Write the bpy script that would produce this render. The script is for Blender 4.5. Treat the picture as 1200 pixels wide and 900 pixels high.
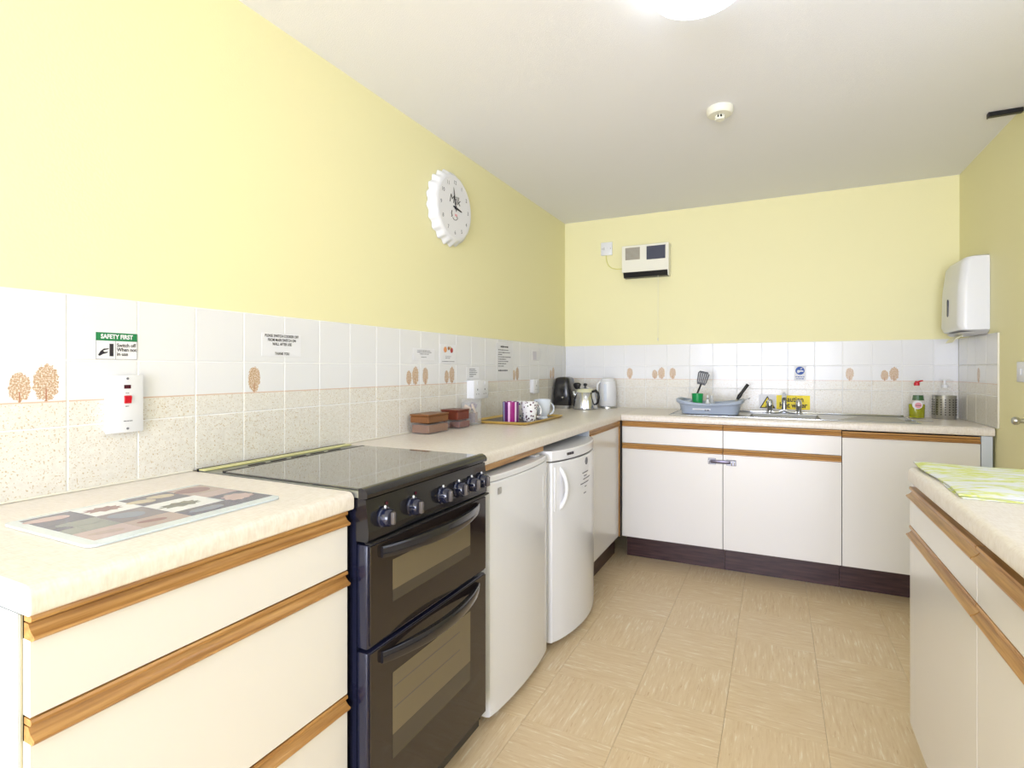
import bpy, bmesh, math, random
from mathutils import Vector, Matrix, Euler
random.seed(4)
PI = math.pi
for o in list(bpy.data.objects): bpy.data.objects.remove(o)
SC = bpy.context.scene
COL = SC.collection

# ---------------------------------------------------------------- camera
cd = bpy.data.cameras.new('camera'); cam = bpy.data.objects.new('camera', cd); COL.objects.link(cam)
cam.location = (1.4387, 0.0, 1.1905)
cam.rotation_euler = (PI/2, 0, 0.4548)
cd.sensor_fit = 'HORIZONTAL'; cd.sensor_width = 36
cd.lens = 633.04/1200*36
cd.shift_y = -(450-432.08)/1200
cd.clip_start = 0.02
SC.camera = cam
# ---------------------------------------------------------------- world, light, exposure
w = bpy.data.worlds.new('world'); SC.world = w; w.use_nodes = True
w.node_tree.nodes['Background'].inputs[0].default_value = (0.80, 0.90, 1.0, 1)
w.node_tree.nodes['Background'].inputs[1].default_value = 1.0
SC.view_settings.view_transform = 'Standard'
SC.view_settings.look = 'None'
SC.view_settings.gamma = 1
SC.view_settings.exposure = 0.17
def area(name, loc, rot, sx, sy, power, col):
    l = bpy.data.lights.new(name, 'AREA'); l.shape = 'RECTANGLE'; l.size = sx; l.size_y = sy
    l.energy = power; l.color = col
    o = bpy.data.objects.new(name, l); COL.objects.link(o); o.location = loc; o.rotation_euler = rot
    return o
# daylight through the wide window behind the camera and fill from an unseen right-wall window, added to even the light
area('daylight_rear', (1.25, -3.46, 1.10), (PI/2, 0, 0), 2.1, 2.0, 200, (0.775, 0.82, 1.0))
area('fill_side', (2.44, 1.05, 1.50), (PI/2, 0, PI/2), 1.5, 1.1, 6.0, (0.80, 0.84, 1.0))

# ---------------------------------------------------------------- materials
def lin(c):
    return tuple(((x/255)/12.92 if x/255 <= .04045 else ((x/255+.055)/1.055)**2.4) for x in c) + (1,)
MATS = {}
def mat(name, c, rough=.5, metal=0, ior=1.45, coat=0, trans=0, emis=0, bump=0, bscale=200, alpha=1):
    m = bpy.data.materials.new(name); m.use_nodes = True; MATS[name] = m
    N, L = m.node_tree.nodes, m.node_tree.links
    b = N['Principled BSDF']; b.inputs['Base Color'].default_value = lin(c)
    b.inputs['Roughness'].default_value = rough; b.inputs['Metallic'].default_value = metal
    b.inputs['IOR'].default_value = ior; b.inputs['Coat Weight'].default_value = coat
    b.inputs['Coat Roughness'].default_value = .05
    b.inputs['Transmission Weight'].default_value = trans; b.inputs['Alpha'].default_value = alpha
    if emis:
        b.inputs['Emission Color'].default_value = lin(c); b.inputs['Emission Strength'].default_value = emis
    if bump:
        n = N.new('ShaderNodeTexNoise'); n.inputs['Scale'].default_value = bscale; n.inputs['Detail'].default_value = 3
        t = N.new('ShaderNodeTexCoord'); L.new(t.outputs['Object'], n.inputs['Vector'])
        bp = N.new('ShaderNodeBump'); bp.inputs['Strength'].default_value = bump; bp.inputs['Distance'].default_value = .002
        L.new(n.outputs['Fac'], bp.inputs['Height']); L.new(bp.outputs['Normal'], b.inputs['Normal'])
    return m
def nodes(m): return m.node_tree.nodes, m.node_tree.links, m.node_tree.nodes['Principled BSDF']
def coords(N, L, scale=(1,1,1), rot=(0,0,0), rnd=False):
    t = N.new('ShaderNodeTexCoord'); mp = N.new('ShaderNodeMapping')
    mp.inputs['Scale'].default_value = scale; mp.inputs['Rotation'].default_value = rot
    L.new(t.outputs['Object'], mp.inputs['Vector'])
    if rnd:
        oi = N.new('ShaderNodeObjectInfo'); vm = N.new('ShaderNodeMath'); vm.operation = 'MULTIPLY'; vm.inputs[1].default_value = 37
        L.new(oi.outputs['Random'], vm.inputs[0]); L.new(vm.outputs[0], mp.inputs['Location'])
    return mp
def noise(N, L, mp, scale, detail=3, rough=.5):
    n = N.new('ShaderNodeTexNoise'); n.inputs['Scale'].default_value = scale
    n.inputs['Detail'].default_value = detail; n.inputs['Roughness'].default_value = rough
    L.new(mp.outputs[0], n.inputs['Vector']); return n.outputs['Fac']
def ramp(N, L, fac, stops):
    r = N.new('ShaderNodeValToRGB'); e = r.color_ramp.elements
    while len(e) < len(stops): e.new(.5)
    for i, (p, c) in enumerate(stops):
        e[i].position = p; e[i].color = lin(c) if len(c) == 3 else c
    L.new(fac, r.inputs[0]); return r.outputs[0]
def mix(N, L, f, a, b):
    x = N.new('ShaderNodeMix'); x.data_type = 'RGBA'
    for s, v in ((0, f), (6, a), (7, b)):
        if hasattr(v, 'links') or hasattr(v, 'is_linked'): L.new(v, x.inputs[s])
        elif s == 0: x.inputs[0].default_value = v
        else: x.inputs[s].default_value = lin(v)
    return x.outputs[2]
def math_(N, L, op, a, b=None, c=None):
    x = N.new('ShaderNodeMath'); x.operation = op
    for i, v in enumerate((a, b, c)):
        if v is None: continue
        if isinstance(v, (int, float)): x.inputs[i].default_value = v
        else: L.new(v, x.inputs[i])
    return x.outputs[0]

WALL = mat('lemon_paint', (238,232,184), .55, bump=.15, bscale=160)
CEIL = mat('white_ceiling_paper', (240,240,245), .8, bump=.5, bscale=260)
GROUT = mat('grout', (238,238,238), .8)
WHITE = mat('white_plastic', (229,230,234), .3)
WHITE2 = mat('cool_white_panel', (204,212,224), .35)  # cool white; on the near end panel the blue stands in for daylight
ENAMEL = mat('white_enamel', (224,225,230), .22, coat=.3)
ENAMELG = mat('greyish_enamel', (212,212,214), .3)
LAM = mat('ivory_laminate', (225,222,219), .22, ior=1.5)
CHIP = mat('chipboard_edge', (188,182,160), .7)
DARK = mat('dark_gap', (40,34,32), .7)
PLINTH = mat('dark_brown_plinth', (66,44,46), .3)
CHROME = mat('chrome', (205,208,214), .12, metal=1)
STEEL = mat('brushed_steel', (190,190,188), .28, metal=1)
BLACKE = mat('black_enamel', (28,27,32), .18, coat=.4)
NAVY = mat('navy_black_side', (26,28,48), .25, coat=.3)
BGLASS = mat('brown_black_glass', (42,35,33), .08, ior=1.5)
WINGLASS = mat('oven_window', (108,98,78), .1, ior=1.5)
WINDARK = mat('oven_window_lower', (70,64,56), .1, ior=1.5)
HOB = mat('ceramic_hob', (52,52,52), .03, ior=2.4, coat=.8)
HOBRIM = mat('hob_metal_frame', (150,152,148), .3, metal=.7)
BRASS = mat('pale_yellow_trim', (214,212,150), .35)
BLACK = mat('black_plastic', (22,22,26), .35)
KNOB = mat('knob_plastic', (26,30,52), .12, coat=.6)
KNOBF = mat('knob_face', (92,86,84), .25)
RED = mat('red_plastic', (200,24,40), .3)
REDLENS = mat('dark_red_lens', (70,14,34), .2)
GREEN = mat('sign_green', (28,125,72), .5)
PAPER = mat('paper', (230,230,234), .6)
INK = mat('ink', (40,36,44), .6)
INKG = mat('grey_ink', (120,120,128), .6)
BLUE = mat('sign_blue', (30,80,170), .5)
YEL = mat('sign_yellow', (244,220,20), .45)
BOXC = mat('cream_metal', (236,234,220), .4)
TAUPE = mat('taupe_mesh', (150,142,126), .7)
SLATE = mat('slate_grille', (62,66,84), .4)
BASIN = mat('grey_blue_plastic', (166,177,196), .4)
GRN = mat('green_plastic', (20,150,78), .35)
CERAM = mat('white_glaze', (240,240,242), .15)
PALEB = mat('pale_blue_glaze', (222,230,242), .15)
TRAYW = mat('golden_wood', (206,172,92), .35)
TRAYD = mat('dark_plum_tray', (62,40,46), .3)
CLEAR = mat('clear_plastic', (245,245,248), .05, ior=1.3, trans=.0, alpha=.06)
GLASSJ = mat('clear_glass', (235,240,245), .03, ior=1.35, alpha=.3)
BROWN = mat('brown_box_card', (124,80,44), .4)
BROWN2 = mat('red_brown_box_card', (112,54,38), .35)
TAN = mat('tan_wrapper', (222,196,168), .5)
MAUVE = mat('mauve_wrapper', (136,118,134), .5)
LIQ = mat('yellow_green_liquid', (150,152,22), .1, coat=.5)
LIQD = mat('dark_green_label', (52,92,50), .3)
PINK = mat('pink_print', (220,150,160), .4)
MATW = mat('mat_white', (214,224,228), .08, ior=1.5)
OPAL = mat('opal_diffuser', (232,242,255), .4, emis=6.5)
TRIM = mat('cream_tile_trim', (236,232,218), .35)

def wood(name, axis):
    m = mat(name, (196,142,76), .32, coat=.15); N, L, b = nodes(m)
    s = [90, 90, 90]; s[axis] = 4
    mp = coords(N, L, s)
    c = ramp(N, L, noise(N, L, mp, 1.0, 4, .6), [(.3, (142,98,50)), (.5, (176,130,74)), (.7, (200,156,98))])
    L.new(c, b.inputs['Base Color']); return m
WOODX = wood('oak_grain_across', 0); WOODY = wood('oak_grain_along', 1); WOODZ = wood('oak_grain_up', 2)

m = WORK = mat('cream_worktop', (238,231,220), .3, ior=1.5); N, L, b = nodes(m)
a1 = noise(N, L, coords(N, L, (260,60,60)), 1, 2); a2 = noise(N, L, coords(N, L, (60,260,60)), 1, 2)
f = math_(N, L, 'MULTIPLY', math_(N, L, 'ADD', a1, a2), .5)
L.new(ramp(N, L, f, [(.36, (220,211,200)), (.52, (229,221,212)), (.66, (233,227,220))]), b.inputs['Base Color'])
m = PLINTH; N, L, b = nodes(m)
L.new(ramp(N, L, noise(N, L, coords(N, L, (6,6,60)), 1, 3), [(.35, (52,34,38)), (.65, (78,54,54))]), b.inputs['Base Color'])

def speckle(N, L, rnd=True):
    mp = coords(N, L, (1,1,1), rnd=rnd)
    n1 = noise(N, L, mp, 260, 2); n2 = noise(N, L, mp, 90, 3)
    c = ramp(N, L, n2, [(.3, (220,216,208)), (.7, (230,227,220))])
    d = math_(N, L, 'GREATER_THAN', n1, .625)
    return mix(N, L, math_(N, L, 'MULTIPLY', d, .75), c, (190,166,124))
TW = mat('tile_white_glaze', (229,229,231), .18)
m = TS = mat('tile_speckled_glaze', (230,224,210), .22); N, L, b = nodes(m); L.new(speckle(N, L), b.inputs['Base Color'])
def horizon_tile(name, trees):
    m = mat(name, (229,229,231), .2); N, L, b = nodes(m)
    t = N.new('ShaderNodeTexCoord'); sp = N.new('ShaderNodeSeparateXYZ'); L.new(t.outputs['Object'], sp.inputs[0])
    x, z = sp.outputs[0], sp.outputs[2]
    c = (229,229,231)
    mpn = coords(N, L, (1,1,1))
    nz = noise(N, L, mpn, 300, 3); nb = noise(N, L, mpn, 120, 4)
    base = mix(N, L, 1.0, (229,229,231), (229,229,231))
    for (cx, cz, rx, rz) in trees:
        dx = math_(N, L, 'POWER', math_(N, L, 'ABSOLUTE', math_(N, L, 'DIVIDE', math_(N, L, 'SUBTRACT', x, cx), rx)), 2)
        dz = math_(N, L, 'POWER', math_(N, L, 'ABSOLUTE', math_(N, L, 'DIVIDE', math_(N, L, 'SUBTRACT', z, cz), rz)), 2)
        r = math_(N, L, 'ADD', math_(N, L, 'ADD', dx, dz), math_(N, L, 'MULTIPLY', math_(N, L, 'SUBTRACT', nb, .5), 1.5))
        msk = math_(N, L, 'LESS_THAN', r, 1.0)
        leaf = ramp(N, L, nz, [(.38, (176,142,108)), (.52, (204,176,148)), (.64, (232,222,210))])
        base = mix(N, L, msk, base, leaf)
        tx = math_(N, L, 'LESS_THAN', math_(N, L, 'ABSOLUTE', math_(N, L, 'SUBTRACT', x, cx)), .0012)
        tz = math_(N, L, 'LESS_THAN', z, cz - rz*.3)
        base = mix(N, L, math_(N, L, 'MULTIPLY', tx, tz), base, (176,120,90))
    low = math_(N, L, 'LESS_THAN', z, -.017)
    spk = speckle(N, L)
    out = mix(N, L, low, base, spk)
    ln = math_(N, L, 'LESS_THAN', math_(N, L, 'ABSOLUTE', math_(N, L, 'ADD', z, .0175)), .0016)
    out = mix(N, L, ln, out, (214,186,166))
    L.new(out, b.inputs['Base Color']); return m
TH = horizon_tile('tile_horizon_glaze', [])
T1 = horizon_tile('tile_one_tree_print', [(-.038, .023, .021, .038)])
T2 = horizon_tile('tile_two_tree_print', [(-.0105, .015, .019, .031), (.036, .024, .023, .040)])

def floor_mat(name):
    m = mat(name, (214,190,146), .34, ior=1.45); N, L, b = nodes(m)
    mp = coords(N, L, (10,110,1), rnd=True)
    n1 = noise(N, L, mp, 1, 3, .6); n2 = noise(N, L, coords(N, L, (16,190,1), rnd=True), 1, 2)
    c = ramp(N, L, n1, [(.30, (216,188,148)), (.45, (222,198,160)), (.60, (226,203,167)), (.72, (240,227,204))])
    c = mix(N, L, math_(N, L, 'MULTIPLY', math_(N, L, 'GREATER_THAN', n2, .69), .8), c, (240,230,206))
    c = mix(N, L, math_(N, L, 'MULTIPLY', math_(N, L, 'LESS_THAN', n2, .31), .6), c, (196,160,118))
    L.new(c, b.inputs['Base Color']); return m
FL = floor_mat('marbled_vinyl')

m = TOWEL = mat('lime_white_cloth', (236,240,232), .9); N, L, b = nodes(m)
mp = coords(N, L, (14,46,1), (0,0,.5))
L.new(ramp(N, L, noise(N, L, mp, .42, 4, .7), [(.44, (214,217,216)), (.50, (208,213,160)), (.55, (198,206,100)), (.60, (212,216,204))]), b.inputs['Base Color'])
m = STRIPE = mat('purple_stripe_glaze', (120,60,120), .15); N, L, b = nodes(m)
t = N.new('ShaderNodeTexCoord'); g = N.new('ShaderNodeSeparateXYZ'); L.new(t.outputs['Object'], g.inputs[0])
an = math_(N, L, 'ARCTAN2', g.outputs[1], g.outputs[0])
fr = math_(N, L, 'FRACT', math_(N, L, 'ADD', math_(N, L, 'MULTIPLY', an, .32), .87))
r = N.new('ShaderNodeValToRGB'); r.color_ramp.interpolation = 'CONSTANT'; e = r.color_ramp.elements
st = [(0, (64,62,110)), (.14, (150,150,190)), (.24, (96,40,100)), (.4, (222,170,214)), (.48, (150,36,120)), (.68, (236,210,232)), (.76, (110,40,110)), (.9, (180,120,180))]
while len(e) < len(st): e.new(.5)
for i, (p, c) in enumerate(st): e[i].position = p; e[i].color = lin(c)
L.new(fr, r.inputs[0]); L.new(r.outputs[0], b.inputs['Base Color'])
def floral(name, cols):
    m = mat(name, (240,240,242), .15); N, L, b = nodes(m)
    mp = coords(N, L, (1,1,1)); v = N.new('ShaderNodeTexVoronoi'); v.inputs['Scale'].default_value = 75
    L.new(mp.outputs[0], v.inputs['Vector'])
    n = noise(N, L, mp, 60, 2)
    hue = ramp(N, L, n, [(.35, cols[0]), (.5, cols[1]), (.62, cols[2])])
    msk = math_(N, L, 'LESS_THAN', v.outputs['Distance'], .36)
    L.new(mix(N, L, msk, (240,240,242), hue), b.inputs['Base Color']); return m
FLOR = floral('floral_glaze', [(60,90,60), (120,60,90), (40,40,60)])
FLORB = floral('blue_leaf_glaze', [(60,80,150), (110,130,190), (50,110,110)])
m = LEAF = mat('perforated_steel', (188,188,186), .3, metal=1)

# ---------------------------------------------------------------- mesh helpers
class MB:
    def __init__(s): s.bm = bmesh.new()
    def box(s, x0, x1, y0, y1, z0, z1, bev=0, seg=2, rot=None):
        r = bmesh.ops.create_cube(s.bm, size=1)['verts']
        c = Vector(((x0+x1)/2, (y0+y1)/2, (z0+z1)/2))
        for v in r: v.co = Vector((v.co.x*(x1-x0), v.co.y*(y1-y0), v.co.z*(z1-z0)))
        if bev:
            es = list({e for v in r for e in v.link_edges})
            q = bmesh.ops.bevel(s.bm, geom=es, offset=bev, segments=seg, affect='EDGES', profile=.5)
            r = list({v for f in q['faces'] for v in f.verts} | {v for v in r if v.is_valid})
        for v in r:
            if rot is not None: v.co = rot @ v.co
            v.co += c
        return s
    def lathe(s, prof, c=(0,0,0), seg=24, rot=None, sx=1, sy=1):
        rings = []
        c = Vector(c)
        for (r, z) in prof:
            if r < 1e-6:
                p = Vector((0,0,z)); p = rot @ p if rot is not None else p
                rings.append([s.bm.verts.new(c+p)])
            else:
                ring = []
                for i in range(seg):
                    a = 2*PI*i/seg; p = Vector((r*sx*math.cos(a), r*sy*math.sin(a), z))
                    if rot is not None: p = rot @ p
                    ring.append(s.bm.verts.new(c+p))
                rings.append(ring)
        for A, B in zip(rings, rings[1:]):
            if len(A) == 1 and len(B) == 1: continue
            for i in range(seg):
                j = (i+1) % seg
                if len(A) == 1: s.bm.faces.new((A[0], B[j], B[i]))
                elif len(B) == 1: s.bm.faces.new((A[i], A[j], B[0]))
                else: s.bm.faces.new((A[i], A[j], B[j], B[i]))
        for R, top in ((rings[0], 0), (rings[-1], 1)):
            if len(R) > 1: s.bm.faces.new(R if top else R[::-1])
        return s
    def shell(s, prof, thick, c=(0,0,0), seg=24, sx=1, sy=1):   # open vessel: outer profile from base centre to rim
        inner = [(max(r-thick, 0), max(z, prof[0][1]+thick)) for r, z in prof[::-1]]
        return s.lathe([(0, prof[0][1])] + list(prof) + inner + [(0, prof[0][1]+thick)], c, seg, None, sx, sy)
    def tube(s, pts, r, seg=8, cap=True):
        pts = [Vector(p) for p in pts]; rings = []; n = len(pts)
        up = None
        for i, p in enumerate(pts):
            t = (pts[min(i+1, n-1)] - pts[max(i-1, 0)]).normalized()
            if up is None:
                up = Vector((0,0,1)) if abs(t.z) < .9 else Vector((1,0,0))
            a = t.cross(up).normalized(); bb = a.cross(t).normalized(); up = bb
            rr = r[i] if isinstance(r, (list, tuple)) else r
            rings.append([s.bm.verts.new(p + a*rr*math.cos(2*PI*k/seg) + bb*rr*math.sin(2*PI*k/seg)) for k in range(seg)])
        for A, B in zip(rings, rings[1:]):
            for i in range(seg):
                j = (i+1) % seg; s.bm.faces.new((A[i], A[j], B[j], B[i]))
        if cap: s.bm.faces.new(rings[0][::-1]); s.bm.faces.new(rings[-1])
        return s
    def prism(s, poly, fn, t0, t1):      # poly of (a,b); fn(a,b,t) -> world point
        A = [s.bm.verts.new(fn(a, b, t0)) for a, b in poly]; B = [s.bm.verts.new(fn(a, b, t1)) for a, b in poly]
        n = len(poly)
        for i in range(n):
            j = (i+1) % n; s.bm.faces.new((A[i], A[j], B[j], B[i]))
        s.bm.faces.new(A[::-1]); s.bm.faces.new(B); return s
    def loft(s, rings, cap=True):
        R = [[s.bm.verts.new(p) for p in ring] for ring in rings]; n = len(R[0])
        for A, B in zip(R, R[1:]):
            for i in range(n):
                j = (i+1) % n; s.bm.faces.new((A[i], A[j], B[j], B[i]))
        if cap: s.bm.faces.new(R[0][::-1]); s.bm.faces.new(R[-1])
        return s
def wloc(o):
    v = Vector(o.location); p = o.parent
    while p: v += p.location; p = p.parent
    return v
def make(name, mb, m, parent=None, origin=None, smooth=False):
    bm = mb.bm
    bmesh.ops.recalc_face_normals(bm, faces=bm.faces)
    me = bpy.data.meshes.new(name); o = bpy.data.objects.new(name, me); COL.objects.link(o)
    if parent is not None:
        o.parent = parent; off = wloc(parent)
        if origin is not None: o.location = Vector(origin) - off; off = Vector(origin)
    else:
        off = Vector(origin) if origin is not None else Vector((0,0,0)); o.location = off
    for v in bm.verts: v.co -= off
    bm.to_mesh(me); bm.free(); me.materials.append(m)
    if smooth:
        for p in me.polygons: p.use_smooth = True
        try: me.set_sharp_from_angle(angle=math.radians(40))
        except Exception: pass
    return o
def tag(o, label, cat, group=None):
    o['label'] = label; o['category'] = cat
    if group: o['group'] = group
    return o
def thing(name, label, cat, loc=(0,0,0), group=None):
    o = bpy.data.objects.new(name, None); COL.objects.link(o); o.location = loc; o.empty_display_size = .05
    return tag(o, label, cat, group)
def struct(name, mb, m, origin=None):
    o = make(name, mb, m, None, origin); o['kind'] = 'structure'; return o
def text(body, size, m, parent, loc, face='left', align='CENTER', bold=0, name='lettering', spacing=1, sx=1, label=None, shear=0):
    cu = bpy.data.curves.new('t', 'FONT'); cu.body = body; cu.size = size; cu.align_x = align; cu.align_y = 'CENTER'
    cu.extrude = .0002; cu.offset = bold*size; cu.space_line = spacing; cu.resolution_u = 3; cu.shear = shear
    ob = bpy.data.objects.new('t', cu); COL.objects.link(ob)
    bpy.context.view_layer.update()
    me = bpy.data.meshes.new_from_object(ob); bpy.data.objects.remove(ob); bpy.data.curves.remove(cu)
    rz = {'left': PI/2, 'back': 0, 'right': -PI/2}[face]
    R = Euler((PI/2, 0, rz)).to_matrix().to_4x4() @ Matrix.Diagonal((sx,1,1,1))
    me.transform(R); me.name = name
    me.materials.clear(); me.materials.append(m)
    o = bpy.data.objects.new(name, me); COL.objects.link(o); o.parent = parent
    o.location = Vector(loc) - wloc(parent)
    if label: o['label'] = label
    return o

# ================================================================ the room
YB, XR, ZC, YR = 3.8665, 2.3685, 2.2925, -3.5
T = .006
struct('floor', MB().box(-.2, 2.6, YR-.1, YB+.2, -.12, -.003), mat('floor_screed', (150,130,100), .8))
fl = bpy.data.objects['floor']
FW = .305; gx0, gy0 = .975-.305*3, 2.28-.305*13
tm = MB().box(-FW/2+.0004, FW/2-.0004, -FW/2+.0004, FW/2-.0004, -.0015, .0015, .0004, 1)
ft0 = make('vinyl_tile', tm, FL, fl); first = True
for i in range(0, 8):
    for j in range(-6, 19):
        o = ft0 if first else ft0.copy()
        if not first: COL.objects.link(o); o.parent = fl
        first = False
        cx, cy = gx0+FW*(i+.5), gy0+FW*(j+.5)
        if cx > XR-.1 : cx = cx
        o.location = (cx, cy, -.0015); o.rotation_euler.z = PI/2*((i+j) % 2) + PI*random.randint(0, 1)

struct('ceiling', MB().box(-.2, 2.6, YR-.1, YB+.2, ZC, ZC+.1), CEIL)
wl = struct('wall_left', MB().box(-.15, -T, YR-.1, YB+.15, -.003, ZC), WALL)
wb = struct('wall_back', MB().box(-T, XR+T, YB+T, YB+.15, -.003, ZC), WALL)
# right wall with an added, unseen window opening for the side fill light
wr = MB()
wr.box(XR+T, XR+.16, 1.85, YB+.15, -.003, ZC).box(XR+T, XR+.16, YR-.1, .25, -.003, ZC)
wr.box(XR+T, XR+.16, 0.25, 1.85, -.003, .93).box(XR+T, XR+.16, .25, 1.85, 2.1, ZC)
wr = struct('wall_right', wr, WALL)
rr = MB()
rr.box(-T, .15, YR-.1, YR, -.003, ZC).box(2.35, XR+T, YR-.1, YR, -.003, ZC)
rr.box(.15, 2.35, YR-.1, YR, -.003, .06).box(.15, 2.35, YR-.1, YR, 2.15, ZC)
struct('wall_rear', rr, mat('white_wall_paint', (232,232,232), .6))
def window(n, x0, x1, z0, z1, y, along='x'):
    f = MB()
    def bx(a0, a1, b0, b1):
        if along == 'x': f.box(a0, a1, y, y+.06, b0, b1)
        else: f.box(y, y+.06, a0, a1, b0, b1)
    bx(x0, x1, z0, z0+.05); bx(x0, x1, z1-.05, z1)
    bx(x0, x0+.05, z0+.05, z1-.05); bx(x1-.05, x1, z0+.05, z1-.05)
    m_ = (x0+x1)/2; bx(m_-.03, m_+.03, z0+.05, z1-.05)
    return struct('window_%d' % n, f, WHITE)
window(1, .15, 2.35, .06, 2.15, YR-.09); window(2, .25, 1.85, .93, 2.1, XR+.09, 'y')

# ---- wall tiles
TP = .15; TG = .0015
def tile_mesh(name, m):
    b_ = MB().box(-TP/2+TG, TP/2-TG, 0, T-.001, -TP/2+TG, TP/2-TG, .0012, 1)
    bm = b_.bm; bmesh.ops.recalc_face_normals(bm, faces=bm.faces)
    me = bpy.data.meshes.new(name); bm.to_mesh(me); bm.free(); me.materials.append(m); return me
TM = {'w': tile_mesh('white', TW), 's': tile_mesh('speckled', TS), 'h': tile_mesh('horizon', TH), '1': tile_mesh('one_tree', T1), '2': tile_mesh('two_trees', T2)}
def tile(kind, parent, loc, rz):
    o = bpy.data.objects.new('tile', TM[kind]); COL.objects.link(o); o.parent = parent; o.location = loc; o.rotation_euler.z = rz
    if kind == '1': o['label'] = 'tile printed with a single brown tree'
    if kind == '2': o['label'] = 'tile printed with a small and a large brown tree'
Y0 = .6548
ZR = [(.985, 's'), (1.135, 'h'), (1.285, 'w')]
for k in range(-3, 22):
    yc = Y0+TP*(k+.5)
    if yc > YB: continue
    for z, kd in ZR:
        if kd == 'h': kd = {-1:'2', 3:'1', 8:'2', 9:'1', 10:'2', 15:'2', 19:'2'}.get(k, 'h')
        if yc+TP/2 > YB:                      # cut tile in the corner
            d = YB-(yc-TP/2)-.0005
            o = make('tile', MB().box(-T+.001, 0, yc-TP/2+TG, YB-.0008, z-TP/2+TG, z+TP/2-TG, .0012, 1), {'w': TW, 's': TS}.get(kd, TH), wl, origin=(0, yc, z))
        else: tile(kd, wl, (0, yc, z), PI/2)
make('grout', MB().box(-T, -.0012, .2048, YB, .91, 1.3602), GROUT, wl)
X0 = .0048
for k in range(0, 16):
    xc = X0+TP*(k+.5)
    for z, kd in ZR:
        if kd == 'h': kd = {3:'1', 4:'2', 5:'1', 12:'1', 13:'2'}.get(k, 'h')
        if xc+TP/2 > XR:
            make('tile', MB().box(xc-TP/2+TG, XR-.0008, YB, YB+T-.001, z-TP/2+TG, z+TP/2-TG, .0012, 1), {'w': TW, 's': TS}.get(kd, TH), wb, origin=(xc, YB, z))
        else: tile(kd, wb, (xc, YB, z), 0)
make('grout', MB().box(0, XR, YB+.0012, YB+T, .91, 1.3602), GROUT, wb)
for k in range(4):
    yc = YB-TP*(k+.5)
    for z, kd in ZR:
        if kd == 'h': kd = {2: '1'}.get(k, 'h')
        tile(kd, wr, (XR, yc, z), -PI/2)
make('grout', MB().box(XR+.0012, XR+T, YB-.6, YB, .91, 1.3602), GROUT, wr)
o = struct('trim_1', MB().box(XR-.001, XR+T-.0002, YB-.607, YB-.601, .912, 1.3602, .001, 1), TRIM)
o = struct('trim_2', MB().box(-.0005, .005, .356, .944, .911, .9145).box(-.0005, .005, 1.52, YB-.006, .911, .9145).box(.006, XR-.001, YB-.0055, YB, .911, .9145), TRIM)

# ================================================================ fitted units
def mp_left(f):  return lambda d, z, t: Vector((f+d, t, z))
def mp_isl(f):   return lambda d, z, t: Vector((f-d, t, z))
def mp_back(f):  return lambda d, z, t: Vector((t, f-d, z))
PULL = [(-.016,0),(.004,0),(.0085,.002),(.0105,.005),(.010,.0075),(.0055,.0095),(.001,.0125),(-.003,.017),(-.0055,.0215),(-.016,.0215)]
STRIP = [(-.016,.0235),(-.002,.0235),(.002,.025),(.0025,.029),(.001,.0325),(-.016,.0325)]
def front(unit, name, fn, wm, t0, t1, z0, z1, zrail=True, strip=True, slab=LAM, gap=.0018):
    b_ = MB(); 
    p = [(-.018, z0), (-.0006, z0), (0, z0+.0006), (0, z1-.0006), (-.0006, z1), (-.018, z1)]
    b_.prism(p, fn, t0+gap, t1-gap)
    d = make(name, b_, slab, unit)
    if zrail:
        r = make('handle_rail', MB().prism([(a, z1+c) for a, c in PULL], fn, t0+gap, t1-gap), wm, d, smooth=True)
        r['label'] = 'orange oak finger pull'
        if strip:
            make('wood_strip', MB().prism([(a, z1+c) for a, c in STRIP], fn, t0+gap, t1-gap), wm, d)
    return d
# --- left near drawer unit
u = thing('drawer_unit', 'ivory drawer unit with oak finger pulls in the near left corner, left of the cooker', 'cabinet', (.3,.65,0))
make('carcass', MB().box(.012, .543, .357, .943, .155, .868), DARK, u)
e = make('end_panel', MB().box(.004, .5435, .352, .3568, .0, .8685), WHITE2, u); e['label'] = 'cream end panel with cool daylight painted into its colour'  # cream panel; the daylight's cool cast is put into its colour
make('edge_strip', MB().box(.5438, .5462, .354, .3568, .155, .866), CHIP, u)
make('plinth', MB().box(.475, .488, .36, .94, 0, .15), PLINTH, u)
fn = mp_left(.565)
front(u, 'drawer', fn, WOODY, .355, .938, .7345, .835)
front(u, 'drawer', fn, WOODY, .355, .938, .4535, .6995)
front(u, 'drawer', fn, WOODY, .355, .938, .158, .4185)
# --- corner unit on the left run
u = thing('corner_cabinet', 'ivory cabinet with one door between the badge fridge and the inner corner', 'cabinet', (.3,3.0,0))
make('carcass', MB().box(.012, .546, 2.70, 3.285, .155, .868), DARK, u)
e = make('side_panel', MB().box(.012, .566, 2.684, 2.6995, .0, .868), WHITE2, u)
front(u, 'door', fn, WOODY, 2.70, 3.283, .158, .835)
make('plinth', MB().box(.488, .50, 2.70, 3.43, 0, .152), PLINTH, u)
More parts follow.
